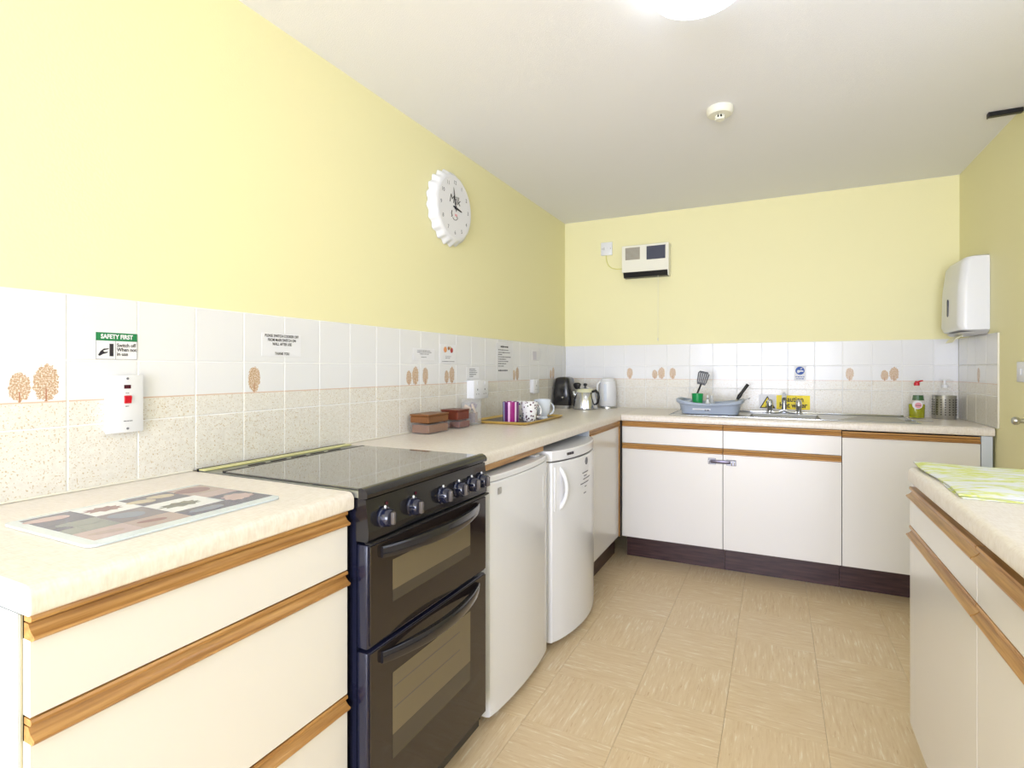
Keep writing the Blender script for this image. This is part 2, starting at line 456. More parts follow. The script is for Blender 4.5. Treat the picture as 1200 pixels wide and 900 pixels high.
# --- back run
def corner_post():
    p = thing('corner_post', 'narrow oak-edged post in the inner corner where the two cabinet runs meet', 'post', (.568,3.29,0))
    make('wood_edge', MB().box(.556, .5715, 3.2865, 3.2975, .155, .868, .002, 1), WOODZ, p)
    make('dark_edge', MB().box(.5718, .5795, 3.2885, 3.30, .155, .868), DARK, p)
corner_post()
def back_unit(x0, x1, label, drawer=True, name='base_cabinet'):
    u = thing(name, label, 'cabinet', ((x0+x1)/2, 3.6, 0))
    make('carcass', MB().box(x0+.001, x1-.001, 3.325, YB-.01, .155, .83 if not drawer else .83), DARK, u)
    f2 = mp_back(3.305)
    if drawer:
        front(u, 'drawer', f2, WOODX, x0, x1, .7345, .835)
        front(u, 'door', f2, WOODX, x0, x1, .157, .699)
    else:
        front(u, 'door', f2, WOODX, x0, x1, .157, .830)
    make('plinth', MB().box(x0+.001, x1-.001, 3.43, 3.442, 0, .152), PLINTH, u)
    return u
back_unit(.581, 1.165, 'ivory back cabinet under the grey washing-up bowl, next to the inner corner')
back_unit(1.165, 1.748, 'ivory back cabinet in the middle, under the sink taps')
u = back_unit(1.748, 2.318, 'ivory back cabinet with one tall door and no drawer, under the soap bottle', False)
make('end_post', MB().box(2.3195, 2.362, 3.305, 3.8, 0, .868), WHITE2, u)['label'] = 'cool white upright filler at the right wall'
LATCH = mat('latch_metal', (140,140,146), .38, metal=.8)
l = thing('door_latch', 'chrome latch bridging the two back cabinet doors', 'latch', (1.16,3.303,.655))
make('plate', MB().box(1.085, 1.128, 3.3000, 3.3045, .640, .676, .002, 1), LATCH, l)
make('plate', MB().box(1.183, 1.236, 3.3000, 3.3045, .638, .672, .002, 1), LATCH, l)
make('bar', MB().box(1.098, 1.205, 3.291, 3.2995, .648, .668, .003, 2), mat('dark_steel',(92,88,100),.3,metal=1), l, smooth=True)
for x in (1.092, 1.212, 1.227): make('staple', MB().tube([(x, 3.2995, .642), (x, 3.2955, .647), (x, 3.2955, .664), (x, 3.2995, .668)], .003, 6), CHROME, l, smooth=True)
# --- island / right run
u = thing('cabinet_run', 'ivory two-drawer base cabinet at the right edge, under the lime towel', 'cabinet', (2.08,1.64,0))
fn3 = mp_isl(1.79)
def isl(u, y0, y1, last=False):
    make('carcass', MB().box(1.812, XR-.01, y0+.001, y1-.001, .155, .86), LAM if last else DARK, u)
    if last: make('end_panel', MB().box(1.792, XR-.01, y1-.001, y1+.001, .155, .868), LAM, u)
    front(u, 'drawer', fn3, WOODY, y0, y1, .7345, .811+.003)
    front(u, 'door', fn3, WOODY, y0, y1, .157, .701)
    make('plinth', MB().box(1.862, 1.874, y0+.001, y1-.03, 0, .152), PLINTH, u)
isl(u, 1.342, 1.930, True)
u2 = thing('cabinet_run', 'nearer ivory base cabinet cut off by the right edge of the picture', 'cabinet', (2.08,1.05,0))
isl(u2, .754, 1.3415)

# --- worktops
def top_profile(f):      # cross section (d from back to front, z)
    zt, zb = .91, .870
    pts = [(0, zb), (f-.006, zb)]
    pts += [(f-.006+.006*math.sin(a), zb+.006-.006*math.cos(a)) for a in (.5, 1.0, 1.57)]
    pts += [(f-.016+.016*math.cos(a), zt-.016+.016*math.sin(a)) for a in (.0, .3, .6, .9, 1.2, 1.571)]
    pts += [(0, zt)]
    return pts
b_ = MB().prism(top_profile(.577), lambda d, z, t: Vector((max(d, .001), t, z)), .3535, .945)
o = make('worktop', b_, WORK, origin=(.3,.65,.87), smooth=True)
tag(o, 'short cream worktop left of the cooker, carrying the leaf-print board', 'worktop')
make('end_cap', MB().prism(top_profile(.5765), lambda d, z, t: Vector((max(d, .001), t, z)), .3522, .3534), WHITE2, o)['label'] = 'cool white end cap'
b_ = MB().prism(top_profile(.577), lambda d, z, t: Vector((max(d, .001), t, z)), 1.518, YB-.001)
o = make('worktop', b_, WORK, origin=(.3,2.7,.87), smooth=True); tag(o, 'long cream worktop from the cooker to the inner corner, carrying the mugs and kettles', 'worktop')
# back worktop with cut-out for the sink
SX0, SX1, SY0, SY1 = 1.30, 1.66, 3.43, 3.70
pr = top_profile(.5715)
fb = lambda d, z, t: Vector((t, YB-.001-d, z))
b_ = MB()
def cutprof(lo, hi):
    if hi: return [(lo, .87)] + pr[1:-1] + [(lo, .91)]
    return [(0, .87), (lo, .87), (lo, .91), (0, .91)]
b_.prism(cutprof(YB-SY0, True), fb, .5785, XR-.001)
b_.prism(cutprof(YB-SY1-.001, False), fb, .5785, XR-.001)
b_.box(.5785, SX0, SY0-.001, SY1, .87, .91).box(SX1, XR-.001, SY0-.001, SY1, .87, .91)
o = make('worktop', b_, WORK, origin=(1.5,3.6,.87), smooth=True); tag(o, 'cream back worktop around the steel sink, from the inner corner to the right wall', 'worktop')
# island worktop with rounded far corner
def top3(f): return [(XR-d, z) for d, z in top_profile(f)]
b_ = MB(); ys = [.70, 1.86]; R_ = .05; F3 = XR-1.775
rings = []
for y in [.70, 1.868] + [1.868+R_*math.sin(a) for a in (.3,.6,.9,1.2,1.4,1.5708)]:
    k = 0 if y <= 1.868 else R_-math.sqrt(max(R_*R_-(y-1.868)**2, 0))
    rings.append([Vector((XR-d*(F3-k)/F3 if d > .1 else XR-d, y, z)) for d, z in top_profile(F3)])
b_.loft(rings)
o = make('worktop', b_, WORK, origin=(2.07,1.4,.87), smooth=True); tag(o, 'cream worktop with a rounded corner at the right edge, under the lime towel', 'worktop')
make('bearer', MB().box(.545, .5605, 1.522, 2.095, .845, .8695, .001, 1), WOODY, bpy.data.objects['worktop.001'])['label'] = 'oak rail under the worktop above the plain fridge'

# ================================================================ cooker
ck = thing('cooker', 'black freestanding double oven cooker with ceramic hob between the worktops', 'cooker', (.33,1.2285,0))
cy0, cy1 = .951, 1.506
make('body', MB().box(.04, .575, cy0+.004, cy1-.004, .05, .895), NAVY, ck)
for x, y in ((.10, cy0+.05), (.10, cy1-.05), (.53, cy0+.05), (.53, cy1-.05)):
    make('foot', MB().lathe([(.016,0),(.018,.006),(.012,.012),(.012,.05)], (x,y,0), 12), BLACK, ck, smooth=True)
make('control_panel', MB().prism([(.576,.797),(.606,.797),(.613,.801),(.614,.82),(.606,.893),(.576,.893)], lambda a, z, t: Vector((a,t,z)), cy0, cy1), BLACKE, ck, smooth=False)
hr = make('hob_rim', MB().prism([(.592,.894),(.600,.894),(.611,.897),(.6125,.906),(.607,.914),(.595,.9195),(.586,.9185),(.586,.894)], lambda a, z, t: Vector((a,t,z)), cy0-.002, cy1+.003), BLACKE, ck, smooth=True)
hf = make('hob_frame', MB().box(.022, .5855, cy0-.002, cy1+.003, .8955, .912, .0015, 1), HOBRIM, ck); hf['label'] = 'grey metal surround'
hg = make('hob_glass', MB().box(.122, .584, cy0+.006, cy1-.006, .9125, .9165, .001, 1), HOB, ck); hg['label'] = 'grey-black glass'
make('trim_line', MB().box(.108, .1215, cy0+.006, cy1-.006, .9125, .9172, .001, 1), BLACK, ck)
make('vent_ledge', MB().box(.022, .052, cy0-.002, cy1+.003, .9125, .9160, .001, 1), BRASS, ck)['label'] = 'pale yellowish rear ledge'
make('ledge_edge', MB().box(.017, .0215, cy0-.004, cy1+.003, .905, .9168), BLACK, ck)
for k in range(5):
    y = cy0+.11+k*.077
    make('vent_slot', MB().box(.074, .082, y, y+.055, .912, .9135), DARK, ck)
tilt = Euler((0, PI/2, 0)).to_matrix()
kb = None
for i, y in enumerate((1.006, 1.116, 1.252, 1.333, 1.406, 1.466)):
    c = (.611, y, .843)
    if kb is None:
        kb = make('knob', MB().lathe([(.0245,0),(.0245,.004),(.0215,.006),(.0200,.020),(.0175,.0255),(0,.026)], c, 24, tilt), KNOB, ck, origin=c, smooth=True)
        g1 = make('grip', MB().box(c[0]+.024, c[0]+.034, y-.0045, y+.0045, c[2]-.0145, c[2]+.0145, .002, 2), KNOBF, kb, smooth=True)
        g1['label'] = 'greyish raised grip'
        make('pointer', MB().box(c[0]+.0035, c[0]+.0075, y-.0025, y+.0025, c[2]+.021, c[2]+.0275, .001, 1), WHITE, kb)['label'] = 'white pointer'
    else:
        n = kb.copy(); COL.objects.link(n); n.location = Vector(c)-ck.location
        for ch in kb.children:
            q = ch.copy(); COL.objects.link(q); q.parent = n
for y in (1.02, 1.135): make('indicator', MB().box(.6085, .6105, y-.004, y+.004, .868, .876, .0008, 1), REDLENS, ck)['label'] = 'dark red indicator lamp'
def oven_door(z0, z1, wz0, wz1, hz, label):
    d = make('oven_door', MB().box(.578, .6092, cy0+.001, cy1-.004, z0, z1, .004, 2), NAVY, ck, smooth=True); d['label'] = label
    make('door_glass', MB().box(.6095, .6125, cy0+.008, cy1-.006, z0+.006, z1-.004, .001, 1), BGLASS, d)
    wy0, wy1 = 1.038, 1.403
    make('window', MB().box(.6127, .6132, wy0, wy1, wz0+(wz1-wz0)*.28, wz1), WINGLASS, d)
    make('window_sill', MB().box(.6127, .6132, wy0, wy1, wz0, wz0+(wz1-wz0)*.28-.0003), WINDARK, d)
    if wz1-wz0 > .15:
        s_ = MB()
        for k in range(2): s_.box(.6133, .6136, wy0+.005, wy1-.06, wz0+.118+.052*k, wz0+.1205+.052*k)
        make('rack_bars', s_, KNOBF, d)
    # bowed handle
    n = 20; ri = []
    for i in range(n+1):
        t = i/n; y = .993+(1.448-.993)*t; bow = .044*math.sin(PI*t)**.8
        x1 = .614+bow+.007; x0 = .6135+bow*.82-.001*0
        h = .0135+.003*math.sin(PI*t)
        ri.append([Vector((x0,y,hz-h)), Vector((x1-.002,y,hz-h)), Vector((x1,y,hz-h+.003)), Vector((x1,y,hz+h-.003)), Vector((x1-.002,y,hz+h)), Vector((x0,y,hz+h))])
    make('handle', MB().loft(ri), BLACKE, d, smooth=True)
oven_door(.553, .790, .632, .733, .765, 'upper oven door with a wide dark glass window')
oven_door(.100, .545, .255, .462, .520, 'lower oven door with a taller dark glass window')
make('front_skirt', MB().box(.55, .59, cy0+.01, cy1-.01, .055, .096), BLACK, ck)
make('panel_gap', MB().box(.60, .6175, cy0+.003, cy1+.008, .7915, .7965, .001, 1), BLACK, ck)

# ================================================================ fridges
def bow_ring(x0, xf, bow, y0, y1, z, n=14, rc=.012):
    pts = [Vector((x0, y0, z))]
    for i in range(n+1):
        t = i/n; y = y0+(y1-y0)*t; s_ = 1-(2*t-1)**2
        x = xf+bow*s_
        if i == 0: pts += [Vector((x-rc, y, z)), Vector((x-rc*.3, y+rc*.3, z))]; y += rc
        if i == n: pts += [Vector((x, y-rc, z)), Vector((x-rc*.3, y-rc*.3, z)), Vector((x-rc, y, z))]; continue
        pts.append(Vector((x, y, z)))
    pts.append(Vector((x0, y1, z)))
    return pts
def bow_slab(x0, xf, bow, y0, y1, z0, z1, bev=.004):
    R = [bow_ring(x0, xf-bev, bow, y0, y1, z0), bow_ring(x0, xf, bow, y0, y1, z0+bev), bow_ring(x0, xf, bow, y0, y1, z1-bev), bow_ring(x0, xf-bev, bow, y0, y1, z1)]
    return MB().loft(R)
f1 = thing('fridge', 'plain white undercounter fridge beside the cooker, top slightly lower', 'fridge', (.3,1.79,0))
y0, y1 = 1.570, 2.066
make('body', MB().box(.03, .548, y0+.004, y1-.004, .03, .812, .004, 2), ENAMEL, f1)
make('seal', MB().box(.5485, .5555, y0+.008, y1-.008, .05, .80), ENAMELG, f1)['label'] = 'grey door seal'
d = make('door', bow_slab(.556, .592, .018, y0, y1, .035, .812), ENAMEL, f1, smooth=True)
make('top_cover', bow_slab(.02, .589, .020, y0, y1, .8135, .834, .003), ENAMEL, f1, smooth=True)
make('hinge_cover', MB().box(.53, .57, y1-.07, y1-.03, .8345, .840, .002, 1), WHITE, f1)
make('finger_grip', MB().lathe([(.028,-.0015),(.026,.0015),(.022,.0008),(0,.0005)], (.6015, y1-.06, .70), 24, Euler((0,PI/2,0)).to_matrix() , 2.6, .55), ENAMELG, d, smooth=True)['label'] = 'shallow oval recessed grip'
make('badge', MB().box(.5998, .603, y0+.038, y0+.060, .768, .790, .001, 1), STEEL, d)['label'] = 'small grey badge'
for y in (y0+.03, y1-.03): make('foot', MB().lathe([(.015,0),(.015,.008),(.010,.010),(.010,.03)], (.52,y,0), 10), BLACK, f1, smooth=True)
f2 = thing('fridge', 'bow-fronted white undercounter fridge with a loop handle and a typed notice', 'fridge', (.3,2.36,0))
y0, y1 = 2.112, 2.672
make('body', MB().box(.03, .548, y0+.004, y1-.004, .03, .79, .004, 2), ENAMEL, f2)
make('seal', MB().box(.5485, .5555, y0+.008, y1-.008, .05, .785), ENAMELG, f2)['label'] = 'grey door seal'
d = make('door', bow_slab(.556, .597, .053, y0, y1, .035, .793), ENAMEL, f2, smooth=True)
make('shadow_gap', bow_slab(.50, .588, .053, y0+.006, y1-.006, .7935, .7975, .0005), DARK, f2)
tc = make('top_cover', bow_slab(.02, .596, .053, y0, y1, .798, .842, .005), ENAMEL, f2, smooth=True)
def dashes(parent, x, y0, zs, rows, h=.0022, m=INK, face='left', name='print', unit=.004):
    b_ = MB(); rnd = random.Random(len(rows)*7+int(y0*1000))
    for z, (a, c) in zip(zs, rows):
        t = a
        while t < c:
            wlen = rnd.uniform(1.2, 3.5)*unit; e_ = min(t+wlen, c)
            hh = h*rnd.uniform(.7, 1.1)
            if face == 'left': b_.box(x, x+.0003, y0+t, y0+e_, z-hh/2, z+hh/2)
            else: b_.box(y0+t, y0+e_, x-.0003, x, z-hh/2, z+hh/2)
            t = e_+unit*.45
    return make(name, b_, m, parent)
b_ = MB()
for k in range(5):
    yy = 2.205+k*.011; tq = (yy+.004-y0)/(y1-y0); xx = .596+.053*(1-(2*tq-1)**2)
    b_.box(xx-.004, xx+.0022, yy, yy+.008, .816, .827)
make('maker_mark', b_, INK, tc)['label'] = 'small dark maker mark'
# loop handle
hy = y0+.012
hd = MB(); hd.box(.5965, .603, hy, hy+.045, .585, .775, .003, 2)
pts = [(.603+.034*math.sin(PI*t)**.7, hy+.038+.010*math.sin(PI*t), .770-.18*t) for t in [i/12 for i in range(13)]]
hd.tube(pts, [.011-.003*math.sin(PI*i/12) for i in range(13)], 10)
make('handle', hd, WHITE, d, smooth=True)
def on_bow(y): t = (y-y0)/(y1-y0); return .597+.053*(1-(2*t-1)**2)
b_ = MB(); rnd = random.Random(2)
for z, a, c in ((.715,.0,.075), (.700,.02,.055), (.686,.01,.10), (.668,-.02,.08), (.650,.03,.05), (.622,.015,.045)):
    t = a
    while t < c:
        e_ = min(t+rnd.uniform(.004,.010), c); yy = 2.345+t; x = on_bow(yy+.003)
        b_.box(x-.0005, x+.0012, yy, 2.345+e_, z-.002+t*.02, z+.0025+t*.02); t = e_+.002
make('notice_print', b_, INKG, d)['label'] = 'typed notice in small dark lines'
x = on_bow(2.395)
make('emblem', MB().lathe([(.017,-.001),(.017,.0016),(.013,.002),(0,.002)], (x, 2.395, .765), 18, Euler((0,PI/2,0)).to_matrix()), INKG, d, smooth=True)['label'] = 'small round grey emblem'
for y in (y0+.03, y1-.03): make('foot', MB().lathe([(.015,0),(.015,.008),(.010,.010),(.010,.03)], (.52,y,0), 10), BLACK, f2, smooth=True)

# ================================================================ leaf-print board on the near worktop
pm = thing('worktop_saver', 'glass board with autumn leaf squares lying on the near left worktop', 'cutting board', (.34,.648,.91))
pp = []
for (cx, cy, a0) in ((.466,.814,0),(.214,.814,1),(.214,.480,2),(.466,.480,3)):
    for k in range(5):
        a = (a0+k/4)*PI/2; pp.append((cx+.015*math.cos(a), cy+.015*math.sin(a)))
make('glass_board', MB().prism(pp, lambda a, c, t: Vector((a,c,t)), .9108, .9148), MATW, pm)
for x, y in ((.225,.49),(.455,.49),(.225,.805),(.455,.805)):
    make('pad', MB().lathe([(.006,.9101),(.006,.9107)], (x,y,0), 8), WHITE, pm)
def pc(n, c, r=.15):
    return mat(n, c, r, ior=1.5)
SL = pc('print_slate', (98,98,118)); SG = pc('print_sage', (142,146,144)); PK = pc('print_pink', (188,168,168)); BR = pc('print_taupe', (176,158,154))
PW = pc('print_white', (232,234,236)); LG = pc('print_sand_leaf', (196,184,160)); LM = pc('print_mauve_leaf', (146,112,114)); LD = pc('print_grey_leaf', (110,112,106)); LP = pc('print_pale_leaf', (196,172,170)); LB = pc('print_blue_leaf', (132,140,158)); MD = pc('print_mid', (128,122,132))
cells = [(.212,.300,.484,.563,SL),(.301,.345,.484,.510,SL),(.301,.389,.511,.560,SG),(.346,.389,.484,.510,SG),(.212,.300,.564,.648,PW),(.212,.300,.649,.745,SL),
         (.212,.300,.746,.826,BR),(.301,.389,.561,.645,MD),(.301,.400,.646,.745,PW),(.301,.345,.746,.752,PW),(.346,.455,.753,.826,SL),(.301,.345,.753,.826,PK),
         (.401,.456,.646,.752,SL),(.390,.456,.484,.560,PK),(.390,.456,.561,.645,BR)]
for a, b2, c, d_, mm in cells:
    make('printed_square', MB().box(a, b2, c, d_, .9149, .9152), mm, pm)
def leaf(x, y, a, b2, ang, mm, jag=0):
    P_ = []
    for k in range(20):
        t = 2*PI*k/20; r = 1+jag*(.35 if k % 2 == 0 else -.35)
        px, py = a*r*math.cos(t)*(1-.25*math.cos(t)), b2*r*math.sin(t)
        P_.append((x+px*math.cos(ang)-py*math.sin(ang), y+px*math.sin(ang)+py*math.cos(ang)))
    make('printed_leaf', MB().prism(P_, lambda p, q, t: Vector((p,q,t)), .91525, .91545), mm, pm)
leaf(.245,.520,.034,.017,1.4,LP); leaf(.325,.535,.034,.020,1.2,SG); leaf(.345,.600,.030,.022,.9,LB); leaf(.255,.605,.030,.020,1.5,LM,.5)
leaf(.262,.672,.026,.017,1.2,LG); leaf(.250,.718,.026,.017,1.2,LG); leaf(.255,.787,.036,.028,1.4,LM); leaf(.352,.697,.036,.020,1.5,LD,.45)
leaf(.400,.788,.028,.032,.3,LP,.3); leaf(.432,.700,.034,.014,1.5,LB); leaf(.425,.525,.026,.011,1.3,BR); leaf(.422,.600,.024,.010,1.3,LM)

# ================================================================ signs and switches, left wall
def left_card(name, label, cat, y0, y1, z0, z1, m=PAPER, th=.0008):
    s_ = thing(name, label, cat, (.0002, (y0+y1)/2, (z0+z1)/2))
    make('card', MB().box(.0003, .0003+th, y0, y1, z0, z1), m, s_); return s_, .0003+th+.0001
s_, x = left_card('safety_sign', 'small green-headed safety sign with a hand and switch, above the cooker switch', 'sign', .711, .803, 1.213, 1.277)
make('header', MB().box(x, x+.0003, .711, .803, 1.2575, 1.277), GREEN, s_)
text('SAFETY FIRST', .0145, PAPER, s_, (x+.0006, .757, 1.2672), 'left', bold=.035, sx=.82)
b_ = MB()
for a in ((.711,.803,1.213,1.2138),(.711,.7118,1.213,1.2575),(.8022,.803,1.213,1.2575),(.7535,.7542,1.213,1.2575)): b_.box(x, x+.0002, *a)
make('border', b_, INKG, s_)
text('Switch off\nWhen not\nin use', .0125, INK, s_, (x+.0003, .7565, 1.2365), 'left', 'LEFT', bold=.01, spacing=.85, sx=.85)
make('switch_symbol', MB().box(x, x+.0003, .7405, .749, 1.2205, 1.2505), INK, s_)
make('hand_symbol', MB().prism([(.716,1.223),(.7195,1.221),(.7265,1.2255),(.7355,1.2285),(.7375,1.2315),(.729,1.2305),(.7265,1.2335),(.731,1.2355),(.7385,1.2375),(.7385,1.2395),(.7285,1.2385),(.7215,1.233)], lambda a, c, t: Vector((t,a,c)), x, x+.0003), INK, s_)
sw = thing('cooker_switch', 'tall white cooker switch plate with a red rocker, below the green-headed sign', 'switch', (0,.768,1.1))
make('back_box', MB().box(.0003, .010, .729, .807, 1.038, 1.172, .002, 1), WHITE, sw)
make('plate', MB().box(.0102, .0155, .726, .810, 1.035, 1.175, .002, 2), WHITE, sw, smooth=True)
make('neon', MB().box(.0156, .0168, .765, .780, 1.142, 1.151), REDLENS, sw)['label'] = 'dark red neon window'
r_ = make('rocker', MB().prism([(.0156,1.106),(.018,1.106),(.021,1.122),(.018,1.125),(.0156,1.125)], lambda a, z, t: Vector((a,t,z)), .7655, .7805), RED, sw); r_['label'] = 'red rocker'
for z in (1.1665, 1.0445): make('screw', MB().lathe([(.003,0),(.003,.001),(0,.0012)], (.0156,.773,z), 10, tilt), INKG, sw)
dashes(sw, .0156, .764, [1.063], [(0, .020)], .0028, INKG, unit=.002); dashes(sw, .0156, .768, [1.131,1.099], [(0,.009),(0,.008)], .002, INKG, unit=.0015)

s_, x = left_card('switch_notice', 'white typed notice asking to switch the cooker off, right of the safety sign', 'notice', 1.168, 1.322, 1.230, 1.304)
text('PLEASE SWITCH COOKER OFF\nFROM MAIN SWITCH ON\nWALL AFTER USE', .0125, INK, s_, (x+.0003, 1.245, 1.282), 'left', bold=.012, spacing=1.05, sx=.78)
text('THANK YOU', .0125, INK, s_, (x+.0003, 1.245, 1.2385), 'left', bold=.012, sx=.78)
s_, x = left_card('small_notice', 'small white notice of faint grey lines, left of the notice with coloured spots', 'notice', 1.948, 2.115, 1.229, 1.283)
dashes(s_, x, 1.948, [1.272,1.265,1.257,1.243], [(.03,.13),(.03,.14),(.05,.12),(.06,.10)], .003, INKG)
s_, x = left_card('picture_notice', 'small white notice with orange and red spots, between two other notices', 'notice', 2.157, 2.306, 1.215, 1.309)
for (y, z, r, mm) in ((2.205,1.283,.014,pc('spot_orange',(226,150,90))),(2.235,1.290,.009,pc('spot_brown',(150,90,60))),(2.262,1.281,.013,pc('spot_red',(176,50,48))),(2.250,1.292,.008,pc('spot_tan',(214,190,140)))):
    make('coloured_spot', MB().lathe([(r,0),(r,.0004)], (x,y,z), 14, tilt), mm, s_)
dashes(s_, x, 2.157, [1.25,1.242,1.226], [(.05,.10),(.05,.09),(.02,.13)], .003, INKG)
s_, x = left_card('socket_notice', 'tiny white note stuck just above the white double socket', 'notice', 2.405, 2.535, 1.139, 1.199)
dashes(s_, x, 2.405, [1.188,1.179,1.170,1.160,1.150], [(.03,.09),(.03,.10),(.03,.11),(.03,.10),(.03,.07)], .004, INKG)
s_, x = left_card('list_notice', 'tall white list with a heading and many dark lines, above the mugs', 'notice', 2.740, 2.955, 1.128, 1.345)
dashes(s_, x, 2.740, [1.319], [(.05,.15)], .010, INK, unit=.008)
dashes(s_, x, 2.740, [1.300,1.285,1.273,1.259,1.246,1.233,1.220,1.206], [(.02,.15),(.02,.17),(.02,.07),(.02,.18),(.02,.12),(.02,.15),(.02,.12),(.02,.09)], .006, INKG, unit=.008)
dashes(s_, x, 2.740, [1.180], [(.02,.14)], .009, SLATE, unit=.008)
s_, x = left_card('folded_leaflet', 'small narrow grey-white leaflet high on the tiles nearest the inner corner', 'notice', 3.235, 3.375, 1.240, 1.316)
make('print_panel', MB().box(x, x+.0003, 3.25, 3.31, 1.25, 1.305), pc('print_lilac', (205,203,216), .6), s_)

def socket(name, label, y0, y1, z0, z1, dep, double):
    s_ = thing(name, label, 'socket', (0, (y0+y1)/2, (z0+z1)/2))
    make('back_box', MB().box(.0003, dep, y0+.003, y1-.003, z0+.003, z1-.003, .002, 1), WHITE, s_)
    make('plate', MB().box(dep+.0002, dep+.007, y0, y1, z0, z1, .003, 2), WHITE, s_, smooth=True)
    n = 2 if double else 1
    for i in range(n):
        yc = y0+(y1-y0)*(i+.5)/n
        b_ = MB(); b_.box(dep+.0072, dep+.0076, yc-.003, yc+.003, z0+.045, z0+.053)
        for s2 in (-.011, .011): b_.box(dep+.0072, dep+.0076, yc+s2-.0035, yc+s2+.0035, z0+.024, z0+.027)
        make('pin_hole', b_, DARK, s_)
        make('rocker', MB().box(dep+.0072, dep+.0105, yc-.006, yc+.006, z1-.026, z1-.009, .001, 1), WHITE, s_)
    return s_
s_ = socket('double_socket', 'white surface-mounted double socket above the clear jar, left of the mugs', 2.405, 2.560, 1.033, 1.132, .038, True)
make('grey_button', MB().lathe([(.006,0),(.006,.003)], (.0225, 2.5605, 1.10), 10, Euler((-PI/2,0,0)).to_matrix()), STEEL, s_)
socket('wall_socket', 'white single socket on the left wall tiles beside the black toaster', 3.205, 3.300, 1.030, 1.122, .020, False)

# ================================================================ clock
cl = thing('wall_clock', 'white bottle-cap shaped wall clock reading Milk', 'clock', (-T, 2.235, 1.972))
rings = []
NT = 21; SEG = NT*6
C0 = Vector((-T+.0003, 2.235, 1.972))
for (r, dep, amp) in ((.172,0,.0065),(.179,.004,.0065),(.177,.010,.006),(.169,.026,.004),(.162,.036,.002),(.156,.041,0),(.147,.0435,0)):
    rings.append([C0+Vector((dep, (r+amp*math.cos(NT*2*PI*i/SEG))*math.cos(2*PI*i/SEG), (r+amp*math.cos(NT*2*PI*i/SEG))*math.sin(2*PI*i/SEG))) for i in range(SEG)])
make('crimped_case', MB().loft(rings), WHITE, cl, smooth=True)
fx = C0.x+.0437
make('dial', MB().lathe([(.146,0),(.146,.0006)], (fx, C0.y, C0.z), 48, tilt), PAPER, cl)
fx += .0008
for h_ in range(1, 13):
    a = PI/2-h_*PI/6
    text(str(h_), .026, INKG, cl, (fx, C0.y+.121*math.cos(a), C0.z+.121*math.sin(a)), 'left', name='numeral', bold=.005)
text('Milk', .058, INK, cl, (fx, C0.y-.004, C0.z+.036), 'left', bold=0, name='lettering', shear=.25)
cb = MB()
P2 = lambda a, c: (fx+.0004, C0.y+a, C0.z+c)
cb.tube([P2(-.030,-.020), P2(-.034,-.036), P2(-.026,-.044), P2(-.034,-.050)], .0022, 5)
cb.tube([P2(-.022,-.052), P2(-.012,-.060), P2(.004,-.060), P2(.016,-.054), P2(.020,-.046), P2(.012,-.040)], .0016, 5)
make('cow_sketch', cb, INK, cl)
make('pink_mark', MB().box(fx, fx+.0004, C0.y-.002, C0.y+.018, C0.z-.040, C0.z-.030), PINK, cl)
def hand(ang, ln, wd, z0, nm):
    b_ = MB(); a = math.radians(90-ang); dv = Vector((0, math.cos(a), math.sin(a))); pv = Vector((0, -math.sin(a), math.cos(a)))
    c = Vector((fx+z0, C0.y, C0.z))
    P_ = [c-dv*.02-pv*wd*.5, c-dv*.02+pv*wd*.5, c+pv*wd, c+dv*ln*.8+pv*wd*.6, c+dv*ln, c+dv*ln*.8-pv*wd*.6, c-pv*wd]
    q = Vector((.001,0,0)); b_.loft([[p for p in P_], [p+q for p in P_]]); make(nm, b_, INK, cl)
hand(-12, .096, .0040, .004, 'minute_hand'); hand(98, .062, .0055, .0022, 'hour_hand')
make('hub', MB().lathe([(.007,0),(.007,.006),(0,.007)], (fx, C0.y, C0.z), 12, tilt), INK, cl)

# ================================================================ ceiling things
lp = thing('ceiling_lamp', 'round opal ceiling lamp, lit, cut by the top edge', 'lamp', (1.245,1.565,ZC))
make('base', MB().lathe([(.134,-.014),(.134,-.0005)], (1.245,1.565,ZC), 40), WHITE, lp, smooth=True)
make('diffuser', MB().lathe([(0,-.089),(.05,-.086),(.092,-.076),(.122,-.061),(.138,-.038),(.141,-.015)], (1.245,1.565,ZC), 48), OPAL, lp, smooth=True)
sd = thing('smoke_detector', 'round cream smoke detector on the ceiling', 'smoke detector', (1.225,2.44,ZC))
make('base', MB().lathe([(.046,-.030),(.052,-.024),(.054,-.012),(.054,-.0005)], (1.225,2.44,ZC), 32), BOXC, sd, smooth=True)
make('sensor_cage', MB().lathe([(0,-.050),(.018,-.050),(.020,-.047),(.020,-.0435)], (1.225,2.44,ZC), 20), BOXC, sd, smooth=True)
b_ = MB()
for k in range(8):
    a = k*PI/4; b_.box(1.225+.0165*math.cos(a)-.002, 1.225+.0165*math.cos(a)+.002, 2.44+.0165*math.sin(a)-.002, 2.44+.0165*math.sin(a)+.002, ZC-.0435, ZC-.030)
make('cage_bars', b_, BOXC, sd)
make('sensor', MB().lathe([(.009,-.0432),(.009,-.030)], (1.225,2.44,ZC), 12), BLACK, sd)
rl = thing('ceiling_rail', 'short dark rail under the ceiling by the right wall, cut by the right edge', 'rail', (2.30,3.0,ZC))
make('track', MB().box(2.262, XR+T-.001, 2.982, 3.006, ZC-.020, ZC-.0005, .002, 1), BLACK, rl)
make('end_cap', MB().box(2.258, 2.2617, 2.980, 3.008, ZC-.022, ZC-.0005, .001, 1), INK, rl)

